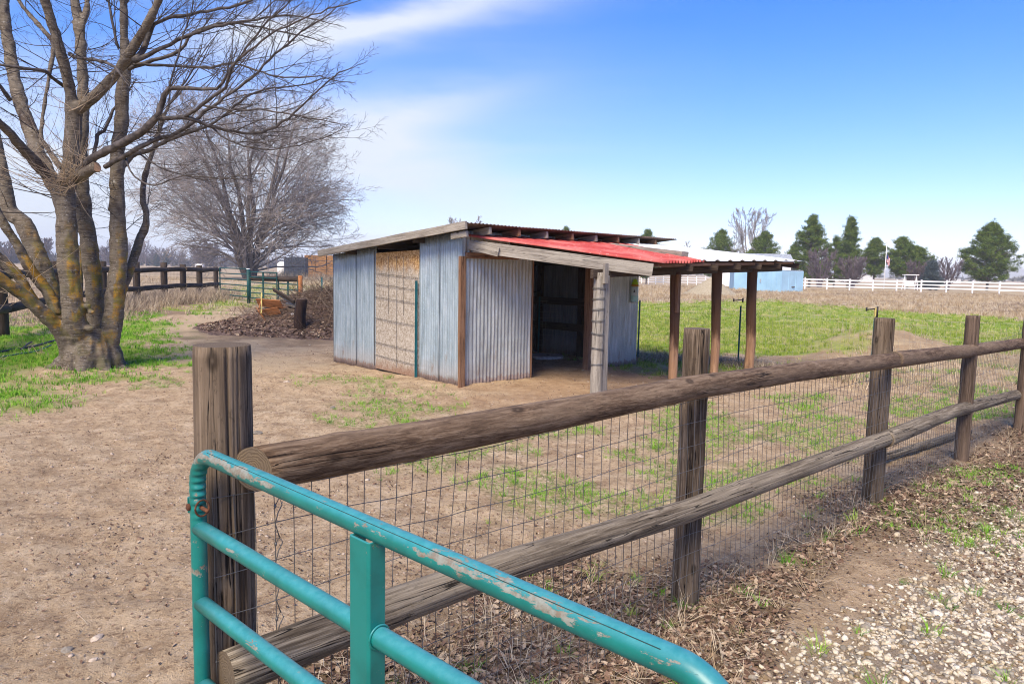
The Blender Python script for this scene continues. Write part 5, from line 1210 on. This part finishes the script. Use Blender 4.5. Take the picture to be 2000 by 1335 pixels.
c = pA.lerp(pB, .12); mb = MB(); mb.box((c.x, c.y-.09, zb_+1.05), (.10, .05, .35)); mb.build('handle', M['grey_roof'], bs)
c = pB.lerp(pC, .55); mb = MB(); mb.box((c.x, c.y-.09, zb_+.55), (.35, .03, .12), .3); mb.build('vent', M['wire_dark'], bs)
p1_, p2_ = D(1433, 566, 74), D(1475, 567, 73.5); b2_ = thing('metal_storage_shed', 'low light blue outbuilding seen between the last two lean-to posts', 'shed', ((p1_.x+p2_.x)/2, p1_.y, Tz(p1_.x, p1_.y)))
z2 = Tz(p1_.x, p1_.y)-.1; back = Vector((.6, 3.5, 0))
for a_, b__ in ((p1_, p2_), (p2_, p2_+back), (p1_+back, p2_+back), (p1_, p1_+back)): mb = MB(); wall(mb, a_, b__, 2.0, 4, z2); mb.build('wall', M['blue_wall'], b2_)
mb = MB(); mb.add([(p.x, p.y, z2+z) for z in (2.002, 2.1) for p in (p1_, p2_, p2_+back, p1_+back)], [(3, 2, 1, 0), (4, 5, 6, 7), (0, 1, 5, 4), (1, 2, 6, 5), (2, 3, 7, 6), (3, 0, 4, 7)]); mb.build('roof', M['grey_roof'], b2_)
mb = MB(); mb.box((D(1484, 560, 73.2).x, 73.2, z2+1.0), (.55, .12, 2.2)); mb.build('door', M['white'], b2_)
# barn behind with grey roof and white gable end
g0 = D(1545, 560, 90); bn = thing('barn', 'low barn with grey roof and white gable standing behind the blue sheds', 'barn', (g0.x, g0.y, Tz(g0.x, g0.y)))
eave = D(1545, 513, 90).z; rdg = D(1545, 497, 90).z; zb2 = Tz(g0.x, g0.y)-.1
mb = MB(); cc = (g0.x-4.2, 92, zb2); prism(mb, cc, 8.4, 3.6, eave-zb2, rdg-eave-.08, -.12); mb.build('wall', M['white'], bn)
mb = MB()
for sgn in (-1, 1):
    def tr(x_, y_, z_, rz=-.12): return (cc[0]+x_*math.cos(rz)-y_*math.sin(rz), cc[1]+x_*math.sin(rz)+y_*math.cos(rz), z_)
    a = 4.5; mb.add([tr(-a, 0, rdg), tr(a, 0, rdg), tr(a, sgn*2.2, eave-.12), tr(-a, sgn*2.2, eave-.12), tr(-a, 0, rdg+.09), tr(a, 0, rdg+.09), tr(a, sgn*2.2, eave-.03), tr(-a, sgn*2.2, eave-.03)], [(0, 1, 2, 3), (7, 6, 5, 4), (0, 4, 5, 1), (1, 5, 6, 2), (2, 6, 7, 3), (3, 7, 4, 0)])
mb.build('roof', M['grey_roof'], bn)

# flagpole with the stripes hanging limp
fp = D(1726, 562, 92); zf0 = Tz(fp.x, fp.y); fl = thing('flagpole', 'white flagpole between the small pine and the double-crowned pine', 'flagpole', (fp.x, fp.y, zf0)); ztop = D(1724, 474, 92).z
mb = MB(); mb.tube([(fp.x, fp.y, zf0-.2), (fp.x, fp.y, ztop)], [.06, .035], 10); mb.build('pole', M['vinyl'], fl, True); mb = MB(); mb.ball((fp.x, fp.y, ztop+.05), .08); mb.build('finial', M['yellow'], fl, True)
flg = thing('flag', 'American flag hanging limp from the white flagpole', 'flag', (fp.x+.05, fp.y-.05, 0)); ft, fb_ = D(1726, 494, 92).z, D(1726, 523, 92).z
def flag_part(name, rows, r0, r1, c0, c1, mat, par=flg):
    V = []; F = []; nu = 10; hh = ft-fb_
    for i in range(r0, r1+1):
        for j in range(nu+1):
            s_ = c0+(c1-c0)*j/nu; z = ft-hh*(i/13)*.55-s_*hh*.42; V.append((fp.x+.07+s_*.42+.05*math.sin(s_*16+i*.2), fp.y-.05+.10*math.sin(s_*14+.5*i/13), z))
    for i in range(r1-r0):
        for j in range(nu): F.append((i*(nu+1)+j, i*(nu+1)+j+1, (i+1)*(nu+1)+j+1, (i+1)*(nu+1)+j))
    m_ = MB(); m_.add(V, F); o = m_.build(name, mat, par, True); s2_ = o.modifiers.new('s', 'SOLIDIFY'); s2_.thickness = .01; return o
fr_, fw_, fb2 = flat('flag_red', (.45, .03, .04), .8), flat('flag_white', (.75, .75, .75), .8), flat('flag_blue', (.03, .05, .20), .8)
for i in range(13): flag_part('stripe', 1, i, i+1, .38 if i < 7 else 0, 1, fr_ if i % 2 == 0 else fw_)
flag_part('canton', 1, 0, 7, 0, .38, fb2)
# white garden swing frame and a far pale building
q = D(1777, 560, 96); zq = Tz(q.x, q.y); sw = thing('swing_frame', 'white garden swing frame under the double-crowned pine', 'swing frame', (q.x, q.y, zq)); mb = MB()
for dx in (-.85, .85):
    mb = MB(); mb.tube([(q.x+dx, q.y-.4, zq), (q.x+dx*.9, q.y, zq+1.95), (q.x+dx, q.y+.4, zq)], .06, 6); mb.build('side_frame', M['vinyl'], sw)
mb = MB(); mb.box((q.x, q.y, zq+1.98), (2.0, .5, .10)); mb.build('canopy', M['vinyl'], sw); mb = MB(); mb.box((q.x, q.y, zq+.5), (1.3, .4, .08)); mb.box((q.x, q.y+.2, zq+.8), (1.3, .05, .5)); mb.build('seat', M['vinyl'], sw)
for px0, px1, dep, hh, lab in ((1618, 1648, 260, 3.2, 'long low pale building far off between the pines'), (1672, 1700, 280, 3.4, 'second low pale building far off, nearer the flagpole'), (1836, 1870, 300, 2.6, 'tiny pale building far off right of the swing frame')):
    a_, b_ = D(px0, 545, dep), D(px1, 545, dep); c = (a_+b_)/2; zc_ = Tz(c.x, c.y); t = thing('far_building', lab, 'building', (c.x, c.y, zc_))
    m_ = MB(); prism(m_, (c.x, c.y, zc_-.2), (b_-a_).length, 5, hh, .8, .05); m_.build('wall', flat('pale_wall', (.6, .6, .6), .8), t)
    m_ = MB()
    for sg in (-1, 1): m_.add([(a_.x-.3, c.y, zc_+hh+.65), (b_.x+.3, c.y, zc_+hh+.65), (b_.x+.3, c.y+sg*2.9, zc_+hh-.3), (a_.x-.3, c.y+sg*2.9, zc_+hh-.3)], [(0, 1, 2, 3)])
    o = m_.build('roof', M['grey_roof'], t); s2_ = o.modifiers.new('s', 'SOLIDIFY'); s2_.thickness = .1

# gravel heap
q = D(1388, 577, 52.5); zq = Tz(q.x, q.y); hx, hy = np.meshgrid(np.linspace(-3.2, 3.2, 90), np.linspace(-3.2, 3.2, 90)); rr2 = np.hypot(hx*1.0, hy)
hz = 1.38*np.clip(1-rr2/2.15*(1+.18*(fbm(hx*1.3, hy*1.3, 3, 201)-.5)), 0, 1)**1.05+(fbm(hx*9, hy*9, 3, 5)-.5)*.09*(rr2 < 2.3)-.06
V = np.stack([q.x+hx, q.y+hy, zq+hz], -1).reshape(-1, 3); I = np.arange(8100).reshape(90, 90); F = np.stack([I[:-1, :-1], I[:-1, 1:], I[1:, 1:], I[1:, :-1]], -1).reshape(-1, 4)
n = NT('tan_gravel_heap'); n.col(n.mix(n.mr(n.noise(30, 5, .7), .35, .65), (.27, .22, .14), (.55, .48, .35))); n.bump(n.noise(40, 4), 1, .05)
o = obj_raw('gravel_heap', mesh_np('gravel_heap', V, F, True), n.m); tag(o, 'conical tan gravel heap behind the lean-to posts', 'gravel heap', kind='stuff')

# ------------------------------------------------------------------ left paddock fence
pf = thing('paddock_fence', 'dark wooden two-rail fence curving behind the big bare tree', 'fence', (0, 0, 0))
pp = [(-260, 9.0), (-110, 11.5), (0, 15.0), (111, 19.0), (201, 23.8), (267, 27.5), (321, 29.7), (358, 31.0), (390, 33.0), (422, 35.3)]
PP = [Vector((D(px, 560, dep).x, dep, 0)) for px, dep in pp]
for k, P in enumerate(PP):
    hh = D(pp[k][0], (509, 509, 509, 510, 509, 509, 512, 516, 518, 521)[k], P.y).z
    log('post', [P-dz*.1, P+dz*min(1.62, max(1.4, hh))], [.13 if k < 9 else .11]*2, M['post_far'], pf, n=14, step=.25, knots=0)
for k in range(len(PP)-1):
    for zq in (1.32, .62):
        a_, b_ = PP[k]+dz*(zq+.03*math.sin(k*2.1)), PP[k+1]+dz*(zq+.03*math.sin(k*2.1+2)); dd = (b_-a_).normalized()*.15
        off_ = Vector((dd.y, -dd.x, 0)).normalized()*.12; off_ = off_ if off_.x > 0 else -off_
        log('rail', [a_-dd+off_, (a_+b_)/2+off_+dz*.02, b_+dd+off_], [.10, .095, .09], M['post_far'], pf, n=12, step=.4, knots=0)
for k in range(len(PP)-1):
    d2 = PP[k+1]-PP[k]; L2 = d2.length; d2.normalize(); V, F = wmesh(PP[k]-Vector((0, .1, 0)), d2, L2, Vector((d2.y, -d2.x, 0)), .02, 1.25, .10, .15, .0025, .01, knots=False, seed=k+50, segv=4)
    obj_raw('wire_mesh', mesh_np('wire_mesh', V, F, True), M['wire_dark'], pf)

# far steel gates
def pipe_gate(px0, px1, d0, d1, ztop_, rows, lab, brace=True):
    a_, b_ = D(px0, 560, d0), D(px1, 560, d1); a_.z = b_.z = 0; t = thing('steel_gate', lab, 'gate', a_, 'steel gates at the far corner'); mb = MB(); zs_ = np.linspace(.22, ztop_, rows)
    mb.tube([a_+dz*.22, a_+dz*ztop_, b_+dz*ztop_, b_+dz*.22, a_+dz*.22], .028, 8); mb.build('frame', M['teal_far'], t)
    for z in zs_[1:-1]: m_ = MB(); m_.tube([a_+dz*z, b_+dz*z], .024, 8); m_.build('crossbar', M['teal_far'], t)
    if brace:
        m = (a_+b_)/2; m_ = MB(); m_.box((m.x, m.y, (ztop_+.22)/2), (.07, .03, ztop_-.22)); m_.build('brace', M['teal_far'], t)
    return t
pipe_gate(430, 484, 33.2, 30.6, 1.42, 6, 'teal steel gate nearest the wooden fence, left of the teal hinge post', False)
pipe_gate(489, 541, 30.2, 28.4, 1.30, 6, 'middle teal steel gate, between the hinge post and the brush pile')
pipe_gate(544, 582, 28.6, 27.4, 1.10, 5, 'right-hand steel gate ending at the orange post')
q = D(486, 590, 30.3); hp = thing('hinge_post', 'thick teal steel post between the two left gates', 'post', (q.x, q.y, 0)); mb = MB(); mb.tube([(q.x, q.y, -.1), (q.x, q.y, 1.40)], .07, 12); mb.build('pipe', M['teal_far'], hp, True); mb = MB(); mb.tube([(q.x, q.y, 1.4), (q.x, q.y, 1.44)], .08, 12); mb.build('cap', M['white'], hp, True)
cf = thing('corner_rail', 'dark round rail from the teal post to the orange post behind the gates', 'fence', (0, 0, 0)); a_, b_ = D(489, 543, 30.4), D(584, 545, 27.4)
log('rail', [a_, b_], [.11, .10], M['post_far'], cf, n=14, step=.4)
q = D(587, 590, 27.2); log('post', [Vector((q.x, q.y, -.1)), Vector((q.x, q.y, D(587, 538, 27.2).z))], [.085, .08], M['timber_orange'], cf, n=14, step=.2, label='orange-brown end post')
q = D(629, 590, 28); mb = MB(); mb.box((q.x, q.y, .5), (.05, .03, 1.35)); o = mb.build('t_post', M['tpost']); tag(o, 'lone dark green steel T-post left of the shed', 'post')

# brush heap with scrap timber
bc = G(560, 640); bx_, by_ = np.meshgrid(np.linspace(-4.2, 4.2, 120), np.linspace(-4.5, 5, 120))
hgt = .85*np.exp(-((bx_-.6)**2/4.2+(by_-.8)**2/5.0))+.36*np.exp(-((bx_-2.1)**2/2.2+(by_+.2)**2/4.2))-.10
hgt = hgt*(.78+.45*fbm(bx_*1.6, by_*1.6, 4, 211))+(fbm(bx_*8, by_*8, 3, 212)-.5)*.10*(hgt > 0)
V = np.stack([bc.x+bx_, bc.y+by_, hgt], -1).reshape(-1, 3); I = np.arange(14400).reshape(120, 120); F = np.stack([I[:-1, :-1], I[:-1, 1:], I[1:, 1:], I[1:, :-1]], -1).reshape(-1, 4)
n = NT('brush_heap'); n.col(n.mix(n.mr(n.noise(11, 6, .72), .38, .62), (.06, .036, .028), (.24, .16, .12))); n.bump(n.noise(16, 5, .7), 1, .08)
heap = obj_raw('brush_heap', mesh_np('brush_heap', V, F, True), n.m); tag(heap, 'heap of brown leaves and prunings left of the shed', 'brush heap', kind='stuff')
def heap_z(x_, y_):
    i = (x_-bc.x+4.2)/8.4*119; j = (y_-bc.y+4.5)/9.5*119; i = np.clip(i, 0, 119).astype(int); j = np.clip(j, 0, 119).astype(int); return hgt[j, i]
xx = bc.x+RNG.uniform(-4, 4, 26000); yy = bc.y+RNG.uniform(-4.2, 4.8, 26000); hz_ = heap_z(xx, yy); kk = hz_ > .01; P = np.stack([xx[kk], yy[kk], hz_[kk]+.01], -1)
g = scatter('leaf_litter', P, lt, RNG.uniform(.02, .055, len(P)), M['leaf'], tilt=.5); tag(g, 'dead leaves covering the brush heap', 'leaf litter', kind='stuff')
xx = bc.x+RNG.normal(1.9, 1.2, 6500); yy = bc.y+RNG.normal(.7, 1.5, 6500); hz_ = heap_z(xx, yy); kk = hz_ > .12; P = np.stack([xx[kk], yy[kk], hz_[kk]+.03], -1)
g = scatter('prunings', P, st, RNG.uniform(.12, .5, len(P)), tintmat('dark_prunings', [(.05, .03, .022), (.10, .065, .045), (.17, .115, .08), (.30, .24, .18)]), tilt=.55); tag(g, 'tangled dry prunings on the brush heap', 'prunings', kind='stuff')
# weeds along the paddock fence, beside the heap and along the field fence
def weeds(name, lab, pts, nper, h_, spread, mat='straw_brown', seed=0):
    lines = []; rg_ = random.Random(seed)
    for (x_, y_) in pts:
        for q_ in range(nper):
            p = Vector((x_+rg_.gauss(0, spread), y_+rg_.gauss(0, spread), 0)); p.z = Tz(p.x, p.y) if nper < 3 else -.02; a = rg_.uniform(0, 6.28)
            grow(lines, p, Vector((math.cos(a)*.5, math.sin(a)*.5, 1)), h_*rg_.uniform(.5, 1.2), .004+.0002*y_, 1, rg_, up=.05, kids=(3,), klen=.45, wander=.4, seg=4)
    V, F = tubes_np([(l[0], l[1], l[2]) for l in lines], 3); o = obj_raw(name, mesh_np(name, V, F, False, {'tint': np.repeat(RNG.uniform(0, 1, len(V)//3+1), 3)[:len(V)]}), M[mat]); tag(o, lab, 'weeds', kind='stuff'); return o
rgw = random.Random(4); pts = []
for k in range(3, len(PP)-1):
    for q in range(60): t_ = rgw.random(); p = PP[k].lerp(PP[k+1], t_); pts.append((p.x+rgw.uniform(-.2, 1.6), p.y-rgw.uniform(-.4, 2.6)))
weeds('dry_brush', 'mauve-brown dry weeds along the foot of the paddock fence', pts, 9, .55, .25, seed=1)
pts = [(D(rgw.uniform(600, 672), 600, 23+rgw.uniform(-4, 5)).x, 23+rgw.uniform(-4, 5)) for _ in range(110)]
weeds('dry_brush', 'dry brown brush between the heap and the shed', pts, 6, .6, .25, seed=2)
pts = []
for q in range(260): t_ = rgw.random(); p = T1.lerp(T2, t_) if rgw.random() < .5 else T2.lerp(T3, t_); pts.append((p.x+rgw.gauss(0, .22), p.y+rgw.gauss(0, .22)))
weeds('dry_brush', 'dry weeds along the foot of the field wire fence', pts, 4, .17, .12, seed=3)
pts = [(D(rgw.uniform(1640, 2060), 700, yq).x, yq) for yq in [rgw.uniform(9.5, 15) for _ in range(90)]]
weeds('dry_brush', 'pale dry stalks on and around the dirt mound', pts, 4, .42, .2, 'straw', seed=4)
pts = [(D(rgw.uniform(530, 670), 540, yq).x, yq) for yq in [rgw.uniform(70, 85) for _ in range(60)]]
weeds('dry_brush', 'reddish brown brush in front of the hay stack', pts, 8, 1.0, .8, seed=5)
# scrap timber on the heap
sc_ = thing('scrap_timber', 'loose orange-brown boards and branches dumped on the brush heap', 'scrap wood', (bc.x, bc.y, 0))
def HP(px, py, dep): return D(px, py, dep)
SY = bc.y-.9
for (p0, p1, w_, th_, m_) in [((503, 590), (550, 594), .22, .03, 'timber_orange'), ((507, 612), (545, 606), .18, .03, 'timber_orange'), ((509, 611), (575, 636), .05, .04, 'timber_orange'), ((511, 572), (510, 612), .05, .03, 'yellow'), ((512, 580), (506, 602), .04, .03, 'timber_orange'),
        ((538, 612), (556, 634), .14, .03, 'timber_orange'), ((548, 632), (575, 628), .14, .03, 'timber_brown'), ((543, 573), (583, 598), .08, .04, 'timber_grey'), ((534, 565), (575, 590), .09, .05, 'timber_dark'), ((545, 612), (552, 628), .06, .03, 'white'),
        ((556, 600), (580, 617), .10, .06, 'timber_dark'), ((560, 593), (582, 600), .06, .05, 'timber_grey'), ((520, 602), (560, 600), .05, .04, 'timber_brown'), ((558, 626), (572, 612), .05, .03, 'white'), ((500, 600), (520, 628), .03, .02, 'timber_orange')]:
    board('board', D(p0[0], p0[1], SY+.3), D(p1[0], p1[1], SY-.2), w_, th_, M[m_], sc_, up=(.3, -.6, .6))
q = G(588, 655); ch = thing('charred_stump', 'upright charred post end beside the scrap boards', 'stump', (q.x, q.y, 0))
V_ = D(588, 584, q.y).z; log('stump', [Vector((q.x, q.y, -.1)), Vector((q.x-.02, q.y, V_*.5)), Vector((q.x+.02, q.y, V_))], [.14, .11, .12], M['char'], ch, n=20, wob=.25, step=.04)

# hay stack, dark box and sheds far left of the shed
q = D(631, 535, 118); zq = Tz(q.x, q.y); hs_ = thing('hay_stack', 'orange-brown stack of hay bales far behind the shed', 'hay stack', (q.x, q.y, zq)); rg3 = random.Random(2)
w2 = 5.4
for r_ in range(4):
    for c_ in range(3):
        m_ = MB(); bw_ = w2/3; m_.box((q.x-w2/2+bw_*(c_+.5)+rg3.uniform(-.05, .05), q.y+rg3.uniform(-.1, .1), zq+.45+.9*r_), (bw_-.05, 2.4, .86), rg3.uniform(-.02, .02)); m_.build('hay_bale', M['hay'], hs_, False, .05)
q = D(579, 535, 110); zq = Tz(q.x, q.y); bx2 = thing('dark_container', 'dark grey metal container left of the hay stack', 'container', (q.x, q.y, zq)); m_ = MB(); hq = D(579, 503, 110).z-zq
m_.box((q.x, q.y, zq+hq/2), (3.1, 2.4, hq), .1); m_.build('body', flat('dark_blue_steel', (.045, .055, .08), .6), bx2, False, .02); m_ = MB()
for i in range(12): m_.box((q.x-1.4+i*.25, q.y-1.24+(.1*(i*.25-1.4)), zq+hq/2), (.08, .04, hq-.2), .1)
m_.build('ribs', flat('dark_blue_steel_rib', (.06, .07, .10), .6), bx2)
q = D(551, 530, 112); zq = Tz(q.x, q.y); o_ = thing('white_tank', 'white storage tank beside the dark container', 'tank', (q.x, q.y, zq)); m_ = MB(); m_.tube([(q.x, q.y, zq+z) for z in (0, 2.0, 2.3, 2.4)], [.75, .75, .5, .1], 20); m_.build('tank_body', M['white'], o_, True)
q = D(655, 530, 125)
# white trailer far on the left field
q = D(390, 514, 240); zq = Tz(q.x, q.y); o_ = thing('stock_trailer', 'tiny white trailer far out in the field beyond the paddock fence', 'trailer', (q.x, q.y, zq)); m_ = MB(); m_.box((q.x, q.y, zq+1.3), (2.6, 1.6, 1.1)); m_.build('body', M['white'], o_, False, .05); m_ = MB()
for dx in (-.6, .6): m_.tube([(q.x+dx, q.y-.9, zq+.4), (q.x+dx, q.y-.7, zq+.4)], .4, 12)
m_.build('wheel', M['black'], o_)

# hoses on the grass at far left
hz1 = thing('garden_hose', 'black and green hoses lying in the grass left of the tree', 'hose', (0, 0, 0))
for pts_, r_, m_ in (([(-60, 705), (0, 692), (30, 686), (60, 682), (95, 672), (110, 668)], .022, 'black'), ([(-60, 715), (0, 702), (40, 695), (70, 690), (100, 678)], .012, 'tpost'), ([(40, 690), (55, 675), (62, 672)], .016, 'black')):
    mb = MB(); P = [G(x_, y_)+dz*.04 for x_, y_ in pts_]; P, r2 = dens(P, [r_]*len(P), .12); mb.tube(P, r2, 8); mb.build('hose', M[m_], hz1, True)
# ------------------------------------------------------------------ far woods and hills
bt_proto = None
def copy_tree(t, loc, sc, rz, label=None):
    r_ = t.copy(); S.collection.objects.link(r_); r_.location = loc; r_.scale = (sc[0], sc[0], sc[1]); r_.rotation_euler.z = rz
    if label: r_['label'] = label
    for ch_ in list(t.children):
        c_ = ch_.copy(); S.collection.objects.link(c_); c_.parent = r_
    return r_
rg4 = random.Random(21)
q = D(300, 512, 420); PT = bare_tree('poplar_tree', 'leafless poplar in the hazy row beyond the left field', q.x, q.y, D(300, 478, 420).z, 9, random.Random(31), M['twig_mauve'], M['twig_mauve'], stems=3, lean=.25, thick=.22, kids=(4, 5, 4), lev=2, minr=.07, low=.1, up=.6, group='hazy poplars beyond the left field')
for k in range(22):
    px = 196+k*7.6+rg4.uniform(-2, 2); dep = 400+rg4.uniform(-30, 40); qq = D(px, 512, dep); copy_tree(PT, (qq.x, qq.y, Tz(qq.x, qq.y)), (rg4.uniform(.8, 1.2), rg4.uniform(.75, 1.15)), rg4.uniform(0, 6))
def far_round(px, topy, wpx, dep, lab, seed, name='broadleaf_tree', mat='twig_mauve', minr=.10):
    q = D(px, 512, dep); t = bare_tree(name, lab, q.x, q.y, D(px, topy, dep).z, wpx*dep/FPX, random.Random(seed), M[mat], M[mat], stems=4, lean=.5, thick=.4, kids=(6, 6, 6), lev=3, minr=minr, low=.08, up=.2); return t
far_round(78, 463, 62, 300, 'rounded hazy bare tree seen between the left trunks', 61)
far_round(12, 472, 60, 320, 'hazy bare tree at the far left edge', 62)
far_round(212, 480, 36, 330, 'hazy bare tree between the middle trunks', 63)
far_round(400, 476, 66, 300, 'dense blue-grey tree left of the big bare tree, above the fence', 64, minr=.16)
pine(325, 490, 20, 330, 'dark blue conifer in the far left row, right one of two', 71, 'cone', mat='spruce', base_frac=.03, dens_=.6, name='conifer_tree')
pine(307, 495, 16, 335, 'dark blue conifer in the far left row, left one of two', 72, 'cone', mat='spruce', base_frac=.03, dens_=.6, name='conifer_tree')
# distant shrubs as one mass behind them
xx = []
for k in range(1600):
    a = rg4.uniform(R(-46), R(-14)); r_ = rg4.uniform(430, 560); xx.append((r_*math.sin(a), r_*math.cos(a), rg4.uniform(0, 5.5 if rg4.random() < .5 else 2.5)))
P = np.array(xx); P[:, 2] += T(P[:, 0], P[:, 1]); g = scatter('distant_wood', P, [clump_t(i+90, 18, 3.4, .35) for i in range(5)], RNG.uniform(.6, 1.5, len(P)), tintmat('hazy_scrub', [(.06, .05, .06), (.09, .075, .085), (.12, .11, .10)]), tilt=.4); tag(g, 'hazy mass of far woodland along the left horizon', 'wood', kind='stuff')
xx = []
for k in range(900):
    a = rg4.uniform(R(-12), R(46)); r_ = rg4.uniform(500, 900); xx.append((r_*math.sin(a), r_*math.cos(a), rg4.uniform(0, 2.4)))
P = np.array(xx); P[:, 2] += T(P[:, 0], P[:, 1]); g = scatter('distant_wood', P, [clump_t(i+95, 18, 3.2, .4) for i in range(5)], RNG.uniform(.6, 1.4, len(P)), tintmat('hazy_scrub_right', [(.07, .065, .06), (.10, .09, .08), (.14, .13, .11)]), tilt=.4); tag(g, 'hazy strip of far scrub along the right horizon', 'wood', kind='stuff')
aa_ = np.linspace(R(-55), R(60), 160); V = []
for k, r_ in enumerate((2300, 2700, 3100, 3500)):
    for a in aa_:
        hgt_ = (0, .8, 1.0, 0)[k]*(6+26*sst(R(8), R(40), a)+14*vn(a*14, k*3.1, 7)+6*vn(a*47, k, 9)); V.append((r_*math.sin(a), r_*math.cos(a), hgt_-3))
I = np.arange(4*160).reshape(4, 160); F = np.stack([I[:-1, :-1], I[1:, :-1], I[1:, 1:], I[:-1, 1:]][::-1], -1).reshape(-1, 4)
o = obj_raw('hills', mesh_np('hills', np.array(V), F, True), flat('far_hill_soil', (.22, .19, .15), .9, 0, .3, .004)); tag(o, kind='structure')
# ------------------------------------------------------------------ haze
mb = MB(); mb.box((0, 0, 25), (8800, 8800, 56.5+8)); hz_o = mb.build('haze', None) if False else None
me = bpy.data.meshes.new('haze'); zlo, zhi = -5.5, 62.0; a = 3620
me.from_pydata([(x_, y_, z_) for z_ in (zlo, zhi) for x_, y_ in ((-a, -a), (a, -a), (a, a), (-a, a))], [], [(3, 2, 1, 0), (4, 5, 6, 7), (0, 1, 5, 4), (1, 2, 6, 5), (2, 3, 7, 6), (3, 0, 4, 7)])
hm = bpy.data.materials.new('haze'); hm.use_nodes = True; hm.node_tree.nodes.clear()
pv = hm.node_tree.nodes.new('ShaderNodeVolumePrincipled'); pv.inputs['Color'].default_value = (.86, .92, 1.0, 1); pv.inputs['Density'].default_value = .00048; pv.inputs['Anisotropy'].default_value = -0.3
om = hm.node_tree.nodes.new('ShaderNodeOutputMaterial'); hm.node_tree.links.new(pv.outputs[0], om.inputs['Volume'])
o = obj_raw('haze', me, hm); tag(o, kind='stuff')
